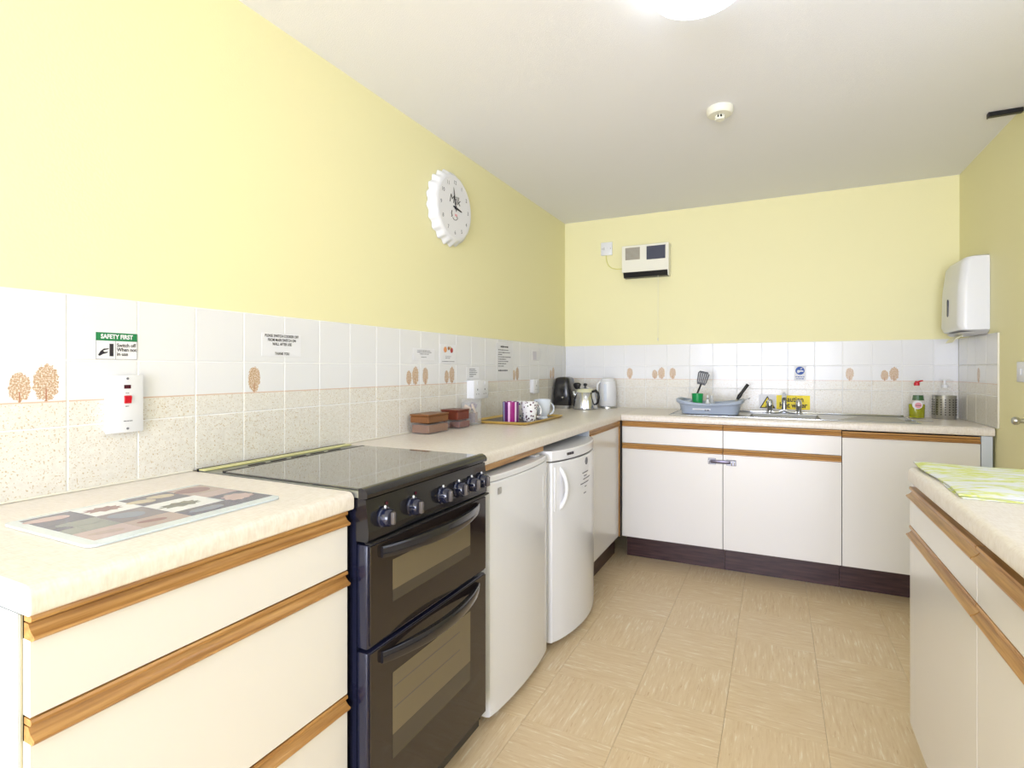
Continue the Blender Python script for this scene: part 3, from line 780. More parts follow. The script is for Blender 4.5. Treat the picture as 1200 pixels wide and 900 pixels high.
# ================================================================ back wall things
fh = thing('fan_heater', 'cream wall-mounted fan heater with a pull cord, high on the back wall', 'heater', (.615,3.86,1.95))
make('case', MB().prism([(3.79,1.872),(3.79,2.055),(3.793,2.0585),(YB+T-.001,2.0585),(YB+T-.001,1.872)], lambda a, z, t: Vector((t,a,z)), .455, .778), BOXC, fh)
make('side_cheek', MB().prism([(3.79,1.8715),(YB+T-.001,1.8715),(YB+T-.001,1.836),(3.805,1.836)], lambda a, z, t: Vector((t,a,z)), .770, .778), BOXC, fh)
make('outlet_hood', MB().prism([(3.795,1.8715),(YB+T-.001,1.8715),(YB+T-.001,1.836),(3.812,1.836)], lambda a, z, t: Vector((t,a,z)), .463, .7695), BLACK, fh)['label'] = 'dark outlet louvre'
make('intake_grille', MB().box(.479, .581, 3.7885, 3.7897, 1.958, 2.043), TAUPE, fh)['label'] = 'taupe mesh grille'
b_ = MB()
for k in range(12): b_.box(.481, .579, 3.7875, 3.7884, 1.962+k*.0068, 1.9645+k*.0068)
make('grille_slats', b_, STEEL, fh)
make('control_window', MB().box(.628, .756, 3.7880, 3.7897, 1.950, 2.043), SLATE, fh)['label'] = 'slate blue control window'
make('pull_cord', MB().tube([(.705,3.80,1.836),(.7045,3.80,1.70),(.704,3.80,1.405)], .0011, 6), BOXC, fh)
make('cord_toggle', MB().lathe([(.003,-.012),(.0045,0),(.002,.012)], (.704,3.80,1.395), 10), BOXC, fh)
sp = thing('fused_spur', 'small white switch plate left of the fan heater', 'socket', (.32,YB+T,2.07))
make('plate', MB().box(.279, .364, YB-.006, YB+T-.0005, 2.022, 2.117, .003, 2), WHITE, sp, smooth=True)
make('rocker', MB().box(.314, .329, YB-.009, YB-.0065, 2.062, 2.078, .001, 1), WHITE, sp)
for xx in (.291, .352): make('screw', MB().box(xx-.003, xx+.003, YB-.0075, YB-.0063, 2.066, 2.073), STEEL, sp)
make('fuse_carrier', MB().box(.296, .309, YB-.0085, YB-.0065, 2.060, 2.080, .001, 1), ENAMELG, sp)
YC = mat('painted_cable', (226,222,140), .5)
cb = make('heater_cable', MB().tube([(.318+.0*i, YB, 2.021) for i in range(1)]+[(.318,YB,2.0),(.322,YB,1.975),(.335,YB,1.945),(.36,YB,1.925),(.395,YB,1.915),(.45,YB,1.913)], .0035, 8), YC, smooth=True, origin=(.38,YB,1.95))
tag(cb, 'yellow-painted cable running from the white switch plate to the fan heater', 'cable')

s_ = thing('handwash_sign', 'small blue and white hand-washing sign over the taps', 'sign', (1.574,YB,1.16))
make('card', MB().box(1.540, 1.608, YB-.0012, YB-.0004, 1.114, 1.209), PAPER, s_)
RB = Euler((PI/2,0,0)).to_matrix()
make('disc', MB().lathe([(.0255,0),(.0255,.0004)], (1.574, YB-.0013, 1.178), 28, RB), BLUE, s_)
make('hands_symbol', MB().prism([(1.558,1.166),(1.566,1.163),(1.578,1.172),(1.592,1.170),(1.594,1.177),(1.582,1.182),(1.574,1.180),(1.562,1.183),(1.557,1.176)], lambda a, z, t: Vector((a,t,z)), YB-.0022, YB-.0018), PAPER, s_)
make('drop_symbol', MB().prism([(1.574,1.188),(1.580,1.187),(1.588,1.192),(1.586,1.196),(1.577,1.193)], lambda a, z, t: Vector((a,t,z)), YB-.0022, YB-.0018), PAPER, s_)
dashes(s_, YB-.0013, 1.548, [1.139,1.127], [(0,.052),(.004,.048)], .005, BLUE, face='back', unit=.005)

cs = thing('caution_sign', 'yellow sign reading Caution Hot water behind the taps', 'sign', (1.48,YB,.975))
make('card', MB().box(1.338, 1.632, YB-.0012, YB-.0004, .928, 1.024), PAPER, cs)
make('yellow_panel', MB().box(1.440, 1.630, YB-.0016, YB-.0013, .931, 1.021), YEL, cs)
text('Caution\nHot water', .046, INK, cs, (1.535, YB-.0020, .976), 'back', bold=.022, spacing=.82, sx=.80)
tri = lambda s2, cz: [(1.388+s2*math.cos(a), cz+s2*math.sin(a)) for a in (PI/2, PI/2+2*PI/3, PI/2+4*PI/3)]
make('triangle_border', MB().prism(tri(.053,.962), lambda a, z, t: Vector((a,t,z)), YB-.0018, YB-.0014), INK, cs)
make('triangle', MB().prism(tri(.041,.962), lambda a, z, t: Vector((a,t,z)), YB-.0022, YB-.0019), YEL, cs)
make('hazard_symbol', MB().lathe([(.009,0),(.009,.0003)], (1.388,YB-.0023,.975), 14, RB).box(1.385,1.391,YB-.0026,YB-.0023,.942,.972).box(1.375,1.401,YB-.0026,YB-.0023,.944,.949), INK, cs)

# ---- right wall
dp = thing('towel_dispenser', 'white paper towel dispenser with a grey slot window, in the right corner', 'dispenser', (XR,3.56,1.36))
def dring(z, xin, ya, yb2, r):
    P_ = [Vector((XR+T-.001, ya, z)), Vector((XR+T-.001, yb2, z))]
    for k in range(6):
        a = k/5*PI/2; P_.append(Vector((xin+r-r*math.sin(a), yb2-r+r*math.cos(a), z)))
    for k in range(6):
        a = k/5*PI/2; P_.append(Vector((xin+r-r*math.cos(a), ya+r-r*math.sin(a), z)))
    return P_
R = [dring(1.374,2.30,3.40,3.70,.02), dring(1.384,2.262,3.383,3.715,.03), dring(1.41,2.250,3.383,3.718,.035), dring(1.60,2.254,3.383,3.716,.035), dring(1.72,2.268,3.384,3.712,.035), dring(1.745,2.285,3.386,3.708,.035), dring(1.752,2.31,3.40,3.70,.025)]
make('cover', MB().loft(R), WHITE, dp, smooth=True)
make('slot_window', MB().prism([(3.555,1.47),(3.563,1.462),(3.571,1.47),(3.571,1.545),(3.563,1.553),(3.555,1.545)], lambda a, z, t: Vector((t,a,z)), 2.2475, 2.2525), SLATE, dp)['label'] = 'grey slot window'
make('base_tray', MB().loft([dring(1.362,2.285,3.42,3.68,.02), dring(1.3735,2.27,3.40,3.70,.03)]), ENAMELG, dp, smooth=True)
b_ = MB(); b_.prism([(2.30,1.371),(2.285,1.358),(2.262,1.345),(2.248,1.326),(2.250,1.325),(2.264,1.343),(2.287,1.356),(2.302,1.369)], lambda a, z, t: Vector((a,t,z)), 3.47, 3.60)
pt = make('paper_towel', b_, pc('paper_cream', (232,228,204), .8), origin=(2.28,3.53,1.35)); tag(pt, 'cream paper towel end hanging out of the dispenser', 'paper towel')
ls = thing('light_switch', 'white switch plate on the yellow right wall, at the right edge', 'switch', (XR,2.99,1.177))
make('plate', MB().box(XR-.003, XR+T-.0005, 2.945, 3.035, 1.134, 1.220, .003, 2), WHITE, ls, smooth=True)
make('rocker', MB().box(XR-.008, XR-.0032, 2.978, 2.998, 1.162, 1.192, .002, 1), WHITE, ls)
kn = thing('metal_stud', 'small grey metal knob low on the right wall beneath the switch', 'knob', (XR,2.975,.972))
make('knob', MB().lathe([(.010,0),(.010,.02),(.016,.026),(.017,.038),(.012,.045),(0,.046)], (XR+T-.0005,2.96,.972), 18, Euler((0,-PI/2,0)).to_matrix()), STEEL, kn, smooth=True)

# ================================================================ sink
sk = thing('sink', 'stainless steel inset sink with drainers on the back worktop', 'sink', (1.48,3.6,.91))
b_ = MB()
b_.box(.853, SX0, 3.365, 3.80, .9102, .9125, .001, 1).box(SX1, 2.10, 3.365, 3.80, .9102, .9125, .001, 1)
b_.box(SX0, SX1, 3.365, SY0, .9102, .9125).box(SX0, SX1, SY1, 3.80, .9102, .9125)
make('drainer', b_, STEEL, sk)
b_ = MB(); b_.box(.853, 2.10, 3.790, 3.802, .9127, .922, .003, 2).box(.853, 2.10, 3.364, 3.370, .9127, .9155, .001, 1)
for xx in (.855, 2.092): b_.box(xx, xx+.007, 3.371, 3.789, .9127, .916, .001, 1)
make('raised_rim', b_, CHROME, sk, smooth=True)
for k in range(7):
    make('drain_ridge', MB().tube([(1.74+.02*k, 3.42+.045*k, .9128),(2.05, 3.42+.045*k, .9128)], .003, 6), STEEL, sk, smooth=True)
rb = lambda a0, a1, c0, c1, z: [Vector((a0,c0,z)), Vector((a1,c0,z)), Vector((a1,c1,z)), Vector((a0,c1,z))]
e5 = .002
b_ = MB().loft([rb(SX0+e5,SX1-e5,SY0+e5,SY1-e5,.911), rb(SX0+.02,SX1-.02,SY0+.02,SY1-.02,.836), rb(SX0+.024,SX1-.024,SY0+.024,SY1-.024,.838), rb(SX0+e5+.002,SX1-e5-.002,SY0+e5+.002,SY1-e5-.002,.911)], cap=False)
b_.box(SX0+.02, SX1-.02, SY0+.02, SY1-.02, .834, .8375)
make('bowl', b_, mat('bowl_steel',(176,176,174),.6,metal=.5), sk)
tp = thing('mixer_tap', 'chrome bridge mixer tap with two levers behind the sink', 'tap', (1.483,3.745,.9125))
for xx in (1.403, 1.563):
    make('pillar', MB().lathe([(.023,.9128),(.023,.919),(.0165,.923),(.0155,.950),(.017,.955)], (xx,3.745,0), 18), CHROME, tp, smooth=True)
    h = make('tap_head', MB().lathe([(.018,.9553),(.0195,.962),(.016,.992),(.010,1.000),(0,1.002)], (xx,3.745,0), 18), CHROME, tp, smooth=True)
    s2 = -1 if xx < 1.48 else 1
    make('lever', MB().tube([(xx,3.745,.985),(xx+s2*.006,3.725,.992),(xx+s2*.008,3.705,.990)], [.005,.005,.004], 8), CHROME, tp, smooth=True)
make('bridge', MB().tube([(1.403,3.745,.930),(1.425,3.742,.921),(1.45,3.740,.922),(1.483,3.738,.938),(1.516,3.740,.922),(1.541,3.742,.921),(1.563,3.745,.930)], [.010,.009,.009,.014,.009,.009,.010], 10), CHROME, tp, smooth=True)
make('spout', MB().tube([(1.483,3.738,.935),(1.483,3.738,1.00),(1.483,3.730,1.024),(1.483,3.705,1.034),(1.483,3.66,1.026),(1.483,3.63,1.008)], [.015,.014,.013,.012,.012,.012], 12), CHROME, tp, smooth=True)

# ================================================================ washing-up bowl and its contents
bs = thing('washing_up_bowl', 'grey-blue plastic washing-up bowl holding drying things on the back worktop', 'bowl', (1.075,3.52,.9165))
def rr_ring(cx, cy, hx, hy, r, z, sag=0, n=6):
    P_ = []
    for (sx_, sy_, a0) in ((1,1,0),(-1,1,PI/2),(-1,-1,PI),(1,-1,3*PI/2)):
        for k in range(n):
            a = a0+k/(n-1)*PI/2
            x = cx+sx_*(hx-r)+r*math.cos(a); y = cy+sy_*(hy-r)+r*math.sin(a)
            P_.append(Vector((x, y, z+sag*((x-cx)/hx)**2)))
        # straight edge midpoints
        nx = {(1,1):(-1,0),(-1,1):(0,-1),(-1,-1):(1,0),(1,-1):(0,1)}[(sx_,sy_)]
        for q in (.25,.5,.75):
            if nx[0]: P_.append(Vector((cx+sx_*(hx-r)*(1-2*q), cy+sy_*hy, z+sag*((sx_*(hx-r)*(1-2*q))/hx)**2)))
            else: P_.append(Vector((cx+sx_*hx, cy+sy_*(hy-r)*(1-2*q), z+sag)))
    return P_
bc = (1.075, 3.52)
R = [rr_ring(*bc,.150,.095,.05,.9170), rr_ring(*bc,.160,.105,.05,.9180), rr_ring(*bc,.172,.116,.055,.965,.004), rr_ring(*bc,.176,.120,.055,.968,.010),
     rr_ring(*bc,.190,.130,.06,.970,.018), rr_ring(*bc,.192,.132,.06,.978,.024), rr_ring(*bc,.188,.128,.06,.983,.026), rr_ring(*bc,.172,.114,.055,.980,.024), rr_ring(*bc,.166,.110,.05,.965,.010), rr_ring(*bc,.154,.100,.05,.922), rr_ring(*bc,.146,.092,.05,.920)]
make('basin', MB().loft(R), BASIN, bs, smooth=True)
st_ = make('sticker', MB().loft([[Vector((.985,3.4135,.932)), Vector((1.088,3.4135,.932)), Vector((1.088,3.4075,.952)), Vector((.985,3.4075,.952))], [Vector((.985,3.4125,.932)), Vector((1.088,3.4125,.932)), Vector((1.088,3.4065,.952)), Vector((.985,3.4065,.952))]]), PAPER, bs)
st_['label'] = 'white sticker'
make('sticker_print', MB().box(1.055,1.062,3.4075,3.4085,.937,.947).box(1.066,1.080,3.4075,3.4085,.938,.946).box(1.000,1.040,3.4075,3.4083,.9405,.9425), INKG, bs)
spt = thing('spatula', 'black slotted spatula sticking up from the washing-up bowl', 'spatula', (.955,3.55,.93))
def P3(t): return Vector((.955,3.55,.93))+(Vector((1.012,3.60,1.095))-Vector((.955,3.55,.93)))*t
make('handle', MB().tube([P3(0),P3(.4),P3(.8),P3(1)], [.006,.0065,.006,.005], 8), BLACK, spt, smooth=True)
ax = Vector((.22,.03,1)).normalized(); rt = Vector((1,0,-.22)).normalized(); nn = ax.cross(rt).normalized()
b_ = MB(); c0 = P3(1)
def quad(u0, u1, v0, v1, w0, w1):
    P_ = [c0+rt*u0+ax*v0, c0+rt*u1+ax*v0, c0+rt*w1+ax*v1, c0+rt*w0+ax*v1]
    b_.loft([P_, [p+nn*.003 for p in P_]])
quad(-.024,.024,-.006,.008,-.028,.028); quad(-.033,.033,.068,.080,-.024,.024)
for k in range(6):
    a_ = -.028+k*.0102; b0_ = -.033+k*.0124
    quad(a_-.001, a_+.0068, .008, .068, b0_-.001, b0_+.0082)
make('slotted_blade', b_, BLACK, spt)
def cup(name, label, cat, c, prof, th, m, handle=None, inner=None, grp=None):
    t_ = thing(name, label, cat, c, grp)
    make('cup_body', MB().shell(prof, th, c, 32), m, t_, smooth=True, origin=c)
    if handle:
        ang, r0, z0, z1, ext, hr = handle
        pts = []
        for i in range(9):
            q = i/8; a = PI*q
            pts.append(Vector(c)+Vector(((r0+ext*math.sin(a))*math.cos(ang), (r0+ext*math.sin(a))*math.sin(ang), z1+(z0-z1)*(1-math.cos(a))/2)))
        make('handle', MB().tube(pts, hr, 8), m if m is not STRIPE else CERAM, t_, smooth=True)
    return t_
cup('beaker', 'bright green plastic beaker in the washing-up bowl', 'cup', (1.003,3.495,.930), [(.026,0),(.034,.108)], .002, GRN, )
cup('drinking_glass', 'clear glass at the left end of the washing-up bowl', 'glass', (.945,3.49,.930), [(.022,0),(.027,.065)], .002, GLASSJ)
cup('drinking_glass', 'clear glass next to the green beaker', 'glass', (1.078,3.56,.925), [(.030,0),(.028,.03),(.012,.075),(.010,.10)], .002, GLASSJ)
wh = thing('whisk', 'white and grey utensil head standing beside the green beaker', 'utensil', (1.055,3.50,.93))
make('head', MB().lathe([(.020,0),(.021,.03),(.010,.065),(.006,.09),(.004,.105),(0,.106)], (1.062,3.492,.924), 14), WHITE, wh, smooth=True)
make('collar', MB().lathe([(.0075,0),(.0075,.014)], (1.062,3.492,.998), 12), INKG, wh)
cup('patterned_cup', 'white cup with dark spots lying low in the washing-up bowl', 'cup', (1.150,3.50,.924), [(.025,0),(.035,.02),(.040,.052)], .003, FLOR)
cup('tea_cup', 'plain white cup behind the spotted cup in the washing-up bowl', 'cup', (1.120,3.575,.924), [(.022,0),(.030,.02),(.032,.05)], .003, CERAM)
kf = thing('knife', 'black-handled knife leaning at the right end of the washing-up bowl', 'knife', (1.21,3.52,.93))
make('blade', MB().tube([(1.214,3.555,.955),(1.222,3.585,.999)], [.006,.008], 6), STEEL, kf)
make('handle', MB().tube([(1.224,3.586,1.001),(1.236,3.594,1.022),(1.250,3.598,1.045),(1.283,3.61,1.094)], [.007,.012,.009,.010], 10), BLACK, kf, smooth=True)
fk = thing('fork', 'thin steel fork beside the black-handled knife', 'fork', (1.23,3.56,.93))
make('handle', MB().tube([(1.215,3.528,.955),(1.245,3.540,.988),(1.284,3.548,1.009)], .002, 6), CHROME, fk)
make('tines', MB().tube([(1.286,3.549,1.010),(1.298,3.551,1.014)], .0035, 6), CHROME, fk)

# ================================================================ right end of the sink: soap and caddy
sb = thing('soap_bottle', 'washing-up liquid bottle with a red cap and yellow-green liquid', 'bottle', (2.150,3.745,.9128))
c = (2.152, 3.745, .9130)
make('liquid', MB().lathe([(.034,.001),(.036,.004),(.037,.04),(.0385,.070),(.037,.078)], c, 28, None, 1, .62), LIQ, sb, smooth=True)
make('body', MB().lathe([(.0385,.0785),(.0375,.10),(.033,.13),(.024,.158),(.014,.174),(.013,.182)], c, 28, None, 1, .62), CLEAR, sb, smooth=True)
make('cap', MB().lathe([(.014,.1825),(.014,.198),(.009,.201),(.008,.208),(0,.209)], c, 18), RED, sb, smooth=True)
make('spout', MB().tube([(c[0],c[1],c[2]+.200),(c[0]+.018,c[1]-.004,c[2]+.209),(c[0]+.028,c[1]-.006,c[2]+.211)], [.006,.004,.003], 8), RED, sb, smooth=True)
make('neck_label', MB().lathe([(.0345,.100),(.0300,.128)], (c[0]+.006, c[1]-.002, c[2]), 20, None, .8, .66), LIQD, sb, smooth=True)
make('front_label', MB().lathe([(.024,0),(.024,.001)], (c[0]-.002, c[1]-.0265, c[2]+.075), 24, RB), PAPER, sb)
make('label_print', MB().lathe([(.016,0),(.016,.0005)], (c[0]+.002, c[1]-.0277, c[2]+.072), 20, RB), PINK, sb)
make('label_band', MB().box(c[0]-.010, c[0]+.014, c[1]-.0287, c[1]-.0283, c[2]+.070, c[2]+.0735), INK, sb)
cd2 = thing('cutlery_holder', 'perforated stainless steel cutlery holder by the right-hand tiles', 'holder', (2.283,3.775,.9105))
c = Vector((2.283,3.775,.9108))
def ringz(r, z): return [c+Vector((r*math.cos(2*PI*i/40), r*math.sin(2*PI*i/40), z)) for i in range(40)]
make('cup', MB().shell([(.052,0),(.054,.003),(.054,.126),(.055,.13)], .0012, tuple(c), 40), STEEL, cd2, smooth=True)
b_ = MB()
for zz in range(7):
    for k in range(18):
        a = 2*PI*k/18+.05; p = c+Vector((.0541*math.cos(a), .0541*math.sin(a), .026+zz*.0135)); Rm = Euler((0,PI/2,a)).to_matrix()
        b_.lathe([(.0034,0),(.0034,.0011)], tuple(p), 6, Euler((0,0,a)).to_matrix() @ Euler((0,PI/2,0)).to_matrix())
o = make('perforations', b_, DARK, cd2); o['kind'] = 'stuff'
pb = thing('pump_bottle', 'clear pump bottle with a white top standing inside the steel cutlery holder', 'bottle', (2.285,3.775,.915))
make('body', MB().lathe([(.036,.915),(.038,.92),(.038,1.04),(.034,1.062),(.015,1.078),(.013,1.084)], (2.285,3.775,0), 24), CLEAR, pb, smooth=True)
make('pump', MB().lathe([(.016,1.0845),(.016,1.100),(.006,1.103),(.005,1.124),(.010,1.126),(.010,1.132),(0,1.133)], (2.285,3.775,0), 18), WHITE, pb, smooth=True)
make('nozzle', MB().tube([(2.285,3.775,1.128),(2.300,3.760,1.130),(2.316,3.745,1.124)], [.0045,.004,.003], 8), WHITE, pb, smooth=True)
cl2 = thing('dish_cloth', 'thin white teaspoon lying in front of the soap bottle', 'spoon', (2.12,3.55,.913))
cl2.name = 'teaspoon'
make('handle', MB().tube([(2.085,3.52,.9165),(2.12,3.51,.9175),(2.17,3.475,.9165)], .0022, 6), CHROME, cl2, smooth=True)
make('spoon_bowl', MB().lathe([(0,-.0025),(.012,-.001),(.015,.0015),(.011,0),(0,-.001)], (2.075,3.523,.9165), 16, None, 1.4, 1), CHROME, cl2, smooth=True)

# ================================================================ kettles
tt = thing('toaster', 'glossy black tapered toaster seen end-on with chrome feet, in the inner corner', 'toaster', (.078,3.655,.9105))
bc = (.075, 3.650)
R = []
for z, hx, hy in ((.932,.064,.078),(.945,.067,.082),(1.02,.065,.080),(1.09,.058,.074),(1.118,.053,.070),(1.126,.046,.064),(1.130,.036,.058)):
    R.append(rr_ring(*bc, hx, hy, .03, z))
make('body', MB().loft(R), BLACKE, tt, smooth=True)
make('chrome_base', MB().loft([rr_ring(*bc,.058,.073,.03,.9108), rr_ring(*bc,.060,.075,.03,.9315)]), STEEL, tt, smooth=True)
for xx in (.060, .092): make('slot', MB().box(xx-.007, xx+.007, 3.60, 3.70, 1.1302, 1.1312), DARK, tt)
make('lever', MB().box(.084, .100, 3.553, 3.564, .985, .994, .002, 1), CHROME, tt)
make('lever_slot', MB().box(.0895, .0945, 3.5635, 3.5675, .965, 1.04), DARK, tt)
make('emblem', MB().lathe([(.009,0),(.009,.002)], (.072,3.579,1.085), 14, RB), STEEL, tt)['label'] = 'small silver emblem'
kt = thing('stovetop_kettle', 'polished steel kettle with black handle and knobs, between the toaster and white kettle', 'kettle', (.245,3.60,.9105))
c = (.245,3.60,.9108)
make('body', MB().lathe([(.080,0),(.086,.004),(.086,.012),(.078,.06),(.068,.105),(.062,.116)], c, 40), CHROME, kt, smooth=True)
make('collar', MB().lathe([(.062,.1165),(.060,.130),(.050,.140)], c, 36), mat('cream_enamel',(222,220,188),.3), kt, smooth=True)
make('lid', MB().lathe([(.050,.1405),(.046,.146),(.02,.151),(0,.152)], c, 30), CHROME, kt, smooth=True)
make('lid_knob', MB().lathe([(.006,.1525),(.006,.158),(.012,.161),(.013,.174),(.008,.178),(0,.179)], c, 16), BLACK, kt, smooth=True)
make('spout', MB().tube([(c[0]-.062,c[1]-.012,c[2]+.085),(c[0]-.075,c[1]-.02,c[2]+.105),(c[0]-.078,c[1]-.024,c[2]+.125)], [.016,.013,.012], 12), CHROME, kt, smooth=True)
make('whistle', MB().lathe([(.012,0),(.020,.010),(.028,.028),(.028,.036),(.018,.044),(0,.046)], (c[0]-.050,c[1]-.026,c[2]+.138), 16, None, 1, .5), BLACK, kt, smooth=True)
make('handle', MB().tube([(c[0]+.058,c[1]-.02,c[2]+.122),(c[0]+.085,c[1]-.03,c[2]+.130),(c[0]+.104,c[1]-.035,c[2]+.112),(c[0]+.108,c[1]-.035,c[2]+.080),(c[0]+.100,c[1]-.032,c[2]+.048),(c[0]+.083,c[1]-.026,c[2]+.034)], [.009,.009,.009,.009,.008,.006], 10), BLACK, kt, smooth=True)
ek = thing('electric_kettle', 'tall white electric kettle against the back tiles, right of the steel kettle', 'kettle', (.35,3.775,.9105))
c = (.355,3.775,.9108)
make('power_base', MB().lathe([(.064,0),(.064,.010),(.058,.014)], c, 32), STEEL, ek, smooth=True)
make('jug', MB().lathe([(.058,.0145),(.062,.022),(.061,.11),(.056,.19),(.050,.196)], c, 36), WHITE, ek, smooth=True)
make('lid', MB().lathe([(.050,.1965),(.049,.206),(.03,.213),(0,.215)], c, 30), WHITE, ek, smooth=True)
make('water_gauge', MB().box(c[0]-.009, c[0]+.009, c[1]-.0625, c[1]-.060, c[2]+.05, c[2]+.17, .002, 1), PALEB, ek)
make('handle', MB().tube([(c[0]-.040,c[1]-.035,c[2]+.19),(c[0]-.058,c[1]-.055,c[2]+.17),(c[0]-.060,c[1]-.058,c[2]+.10),(c[0]-.045,c[1]-.045,c[2]+.06)], .008, 8), WHITE, ek, smooth=True)

# ================================================================ tray and mugs
ty = thing('tray', 'golden wooden tray with a dark plum base under the mugs', 'tray', (.19,2.68,.9105))
tc_ = (.178, 2.668)
make('base', MB().loft([rr_ring(*tc_,.145,.240,.03,.9106), rr_ring(*tc_,.148,.243,.03,.9155)]), TRAYD, ty)
R = [rr_ring(*tc_,.149,.244,.03,.9106), rr_ring(*tc_,.162,.257,.035,.918), rr_ring(*tc_,.165,.262,.035,.925), rr_ring(*tc_,.161,.258,.035,.9255), rr_ring(*tc_,.1495,.2445,.03,.9165)]
R.append(R[0])
make('rim', MB().loft(R, cap=False), TRAYW, ty, smooth=True)
G = 'mugs on the tray'
cup('mug', 'purple striped mug at the left of the tray', 'mug', (.203,2.512,.9158), [(.038,0),(.0415,.003),(.0425,.104)], .003, STRIPE, (1.9,.036,.02,.08,.026,.005), grp=G)
cup('mug', 'white mug with dark floral sprigs, front of the tray', 'mug', (.280,2.578,.9158), [(.028,0),(.034,.006),(.038,.05),(.045,.102)], .003, FLOR, (.85,.040,.02,.085,.026,.0045), grp=G)
cup('mug', 'white mug with blue leaves, half hidden behind the floral mug', 'mug', (.175,2.70,.9158), [(.036,0),(.038,.004),(.039,.095)], .003, FLORB, (1.2,.036,.02,.08,.025,.005), grp=G)
cup('mug', 'pale blue footed mug at the right of the tray', 'mug', (.283,2.745,.9158), [(.030,0),(.031,.006),(.026,.014),(.036,.030),(.043,.060),(.047,.106)], .003, PALEB, (.9,.042,.022,.085,.030,.0045), grp=G)

# ================================================================ tubs and jar
def tub(i, x0, x1, y0, y1, h, lab_tub, lab_in, lab_top, top, inm, topm):
    cx, cy = (x0+x1)/2, (y0+y1)/2; hx, hy = (x1-x0)/2, (y1-y0)/2
    t_ = thing('clear_tub', lab_tub, 'tub', (cx,cy,.9105))
    R = [rr_ring(cx,cy,hx-.010,hy-.010,.012,.9108), rr_ring(cx,cy,hx,hy,.014,.9108+h), rr_ring(cx,cy,hx+.004,hy+.004,.016,.9108+h), rr_ring(cx,cy,hx+.004,hy+.004,.016,.9108+h+.003), rr_ring(cx,cy,hx-.002,hy-.002,.014,.9108+h+.002), rr_ring(cx,cy,hx-.012,hy-.012,.012,.9130)]
    make('tub_body', MB().loft(R), CLEAR, t_, smooth=True)
    o = make('wooden_box', MB().box(x0+.013, x1-.013, y0+.013, y1-.013, .9135, .9108+h-.004, .002, 1), inm, origin=(cx,cy,.9135)); tag(o, lab_in, 'box')
    o = make('wooden_box', MB().box(x0+.010, x1-.010, y0+.006+top[2], y1-.012+top[2], .9108+h+.0045, .9108+h+top[0], .003, 1), topm, origin=(cx,cy,.9108+h+.0045)); tag(o, lab_top, 'box')
    make('lid', MB().box(x0+.008, x1-.008, y0+.004+top[2], y1-.010+top[2], .9108+h+top[0]+.0004, .9108+h+top[0]+.008, .002, 1), topm, o)
tub(0, .010, .125, 1.895, 2.070, .042, 'shallow clear plastic tub nearest the cooker', 'tan-brown box sitting inside the clear tub nearest the cooker', 'golden-brown lidded box on top of the tub nearest the cooker', (.034,0,.0), BROWN, BROWN)
tub(1, .012, .125, 2.140, 2.262, .036, 'shallow clear plastic tub in front of the clear jar', 'brown box inside the clear tub in front of the jar', 'dark red-brown lidded box on top of the tub in front of the jar', (.044,0,-.01), BROWN2, BROWN2)
j = thing('clear_jar', 'tall clear plastic jar of wrapped sachets under the double socket', 'jar', (.07,2.365,.9105))
c = (.064, 2.345, .9108)
make('jar_body', MB().shell([(.048,0),(.052,.004),(.052,.105),(.050,.112)], .0015, c, 28), CLEAR, j, smooth=True)
make('lid', MB().lathe([(.051,.1125),(.052,.116),(.052,.120),(.048,.131)], c, 28), CLEAR, j, smooth=True)
JARC = mat('jar_plastic', (240,242,244), .06, ior=1.3, alpha=.14)
for n_ in ('jar_body', 'lid'):
    for ch in j.children:
        if ch.name.startswith(n_): ch.data.materials.clear(); ch.data.materials.append(JARC)
rnd = random.Random(8)
packs = [(-.020,-.018,.034,.2,0,MAUVE,'mauve sachet low at the front left of the clear jar'), (.016,-.022,.036,1.3,0,MAUVE,'mauve sachet low at the front right of the clear jar'),
         (.006,.016,.036,.5,0,BROWN,'brown sachet low at the back of the clear jar'), (-.024,.016,.034,1.9,0,TAN,'cream sachet low at the back left of the clear jar'),
         (-.018,-.012,.080,.7,.5,TAN,'cream sachet tilted at the top left of the clear jar'), (.020,-.010,.082,2.2,-.4,TAN,'cream sachet tilted at the top right of the clear jar'),
         (.002,.014,.088,1.2,.3,MAUVE,'mauve sachet at the top back of the clear jar')]
for (px, py, pz, a, tl, mm, lb) in packs:
    q = Vector((c[0]+px, c[1]+py, c[2]+pz))
    Rr = Euler((tl, tl, a)).to_matrix()
    o = make('sachet', MB().box(q.x-.019, q.x+.019, q.y-.005, q.y+.005, q.z-.026+abs(tl)*.02, q.z+.026-abs(tl)*.02, .003, 2, rot=Rr), mm, origin=tuple(q), smooth=True)
    tag(o, lb, 'sachet', 'sachets in the clear jar')

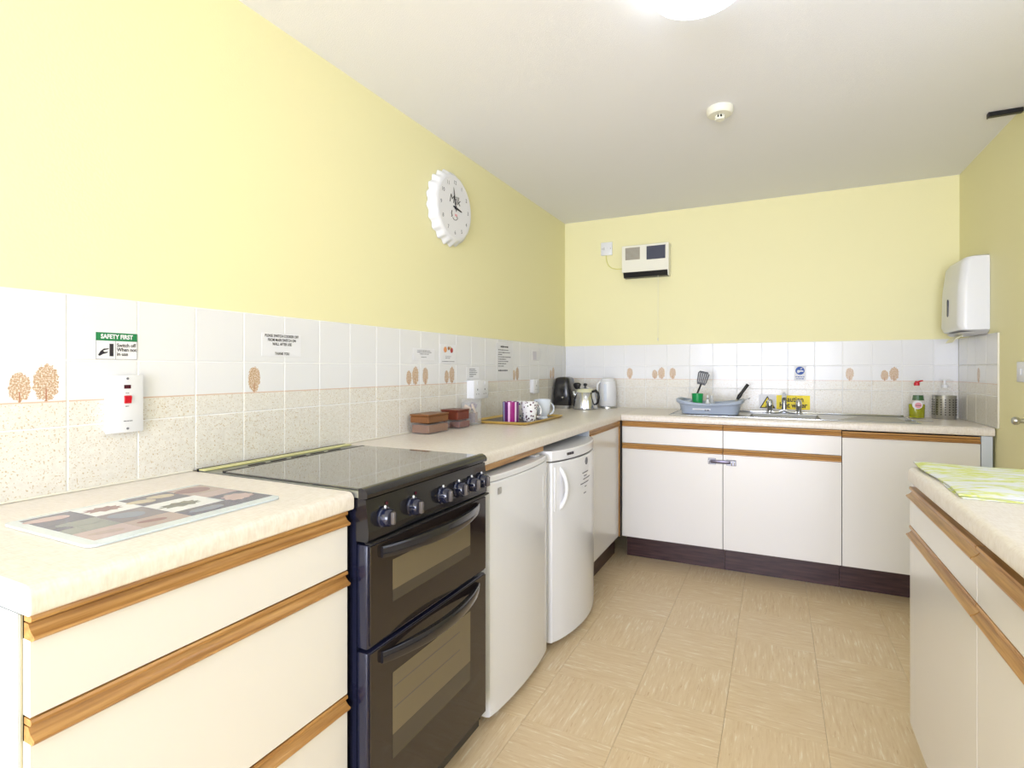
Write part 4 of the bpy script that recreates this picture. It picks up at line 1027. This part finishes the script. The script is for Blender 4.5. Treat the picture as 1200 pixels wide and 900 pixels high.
# ================================================================ towel on the right worktop
tw = thing('tea_towel', 'lime and white patterned tea towel folded on the right worktop', 'towel', (2.04,1.69,.9105))
def cloth(x0, x1, y0, y1, zb, th, seed, amp, curl):
    nx, ny = 26, 26; rnd = random.Random(seed); ph = [rnd.uniform(0,6.28) for _ in range(6)]
    def z(u_, v_):
        d = min(u_, 1-u_, v_, 1-v_); w_ = amp*(1+math.sin(7*u_+ph[0])*math.sin(5*v_+ph[1])+.5*math.sin(13*u_+9*v_+ph[2]))
        c_ = curl*math.exp(-((u_)**2+(1-v_)**2)*14)
        return max(w_*min(1, d*6), 0)+c_
    b_ = MB(); top, bot = [], []
    for i in range(nx+1):
        A, B = [], []
        for k in range(ny+1):
            u_, v_ = i/nx, k/ny
            x = x0+(x1-x0)*u_+.006*math.sin(6*v_+ph[3]); y = y0+(y1-y0)*v_+.006*math.sin(7*u_+ph[4])
            zz = zb+z(u_, v_)
            ed = min(u_, 1-u_, v_, 1-v_)
            A.append(b_.bm.verts.new((x,y,zz+th*(1 if ed > 0 else .6)))); B.append(b_.bm.verts.new((x,y,zz)))
        top.append(A); bot.append(B)
    for i in range(nx):
        for k in range(ny):
            b_.bm.faces.new((top[i][k],top[i+1][k],top[i+1][k+1],top[i][k+1])); b_.bm.faces.new((bot[i][k],bot[i][k+1],bot[i+1][k+1],bot[i+1][k]))
    for i in range(nx):
        b_.bm.faces.new((top[i][0],bot[i][0],bot[i+1][0],top[i+1][0])); b_.bm.faces.new((top[i][ny],top[i+1][ny],bot[i+1][ny],bot[i][ny]))
        b_.bm.faces.new((top[0][i],top[0][i+1],bot[0][i+1],bot[0][i])); b_.bm.faces.new((top[nx][i],bot[nx][i],bot[nx][i+1],top[nx][i+1]))
    return b_
make('lower_fold', cloth(1.803, 2.26, 1.475, 1.90, .9108, .003, 3, .0, 0), TOWEL, tw, smooth=True)
make('upper_fold', cloth(1.798, 2.25, 1.490, 1.915, .9145, .0045, 5, .0035, .006), TOWEL, tw, smooth=True)
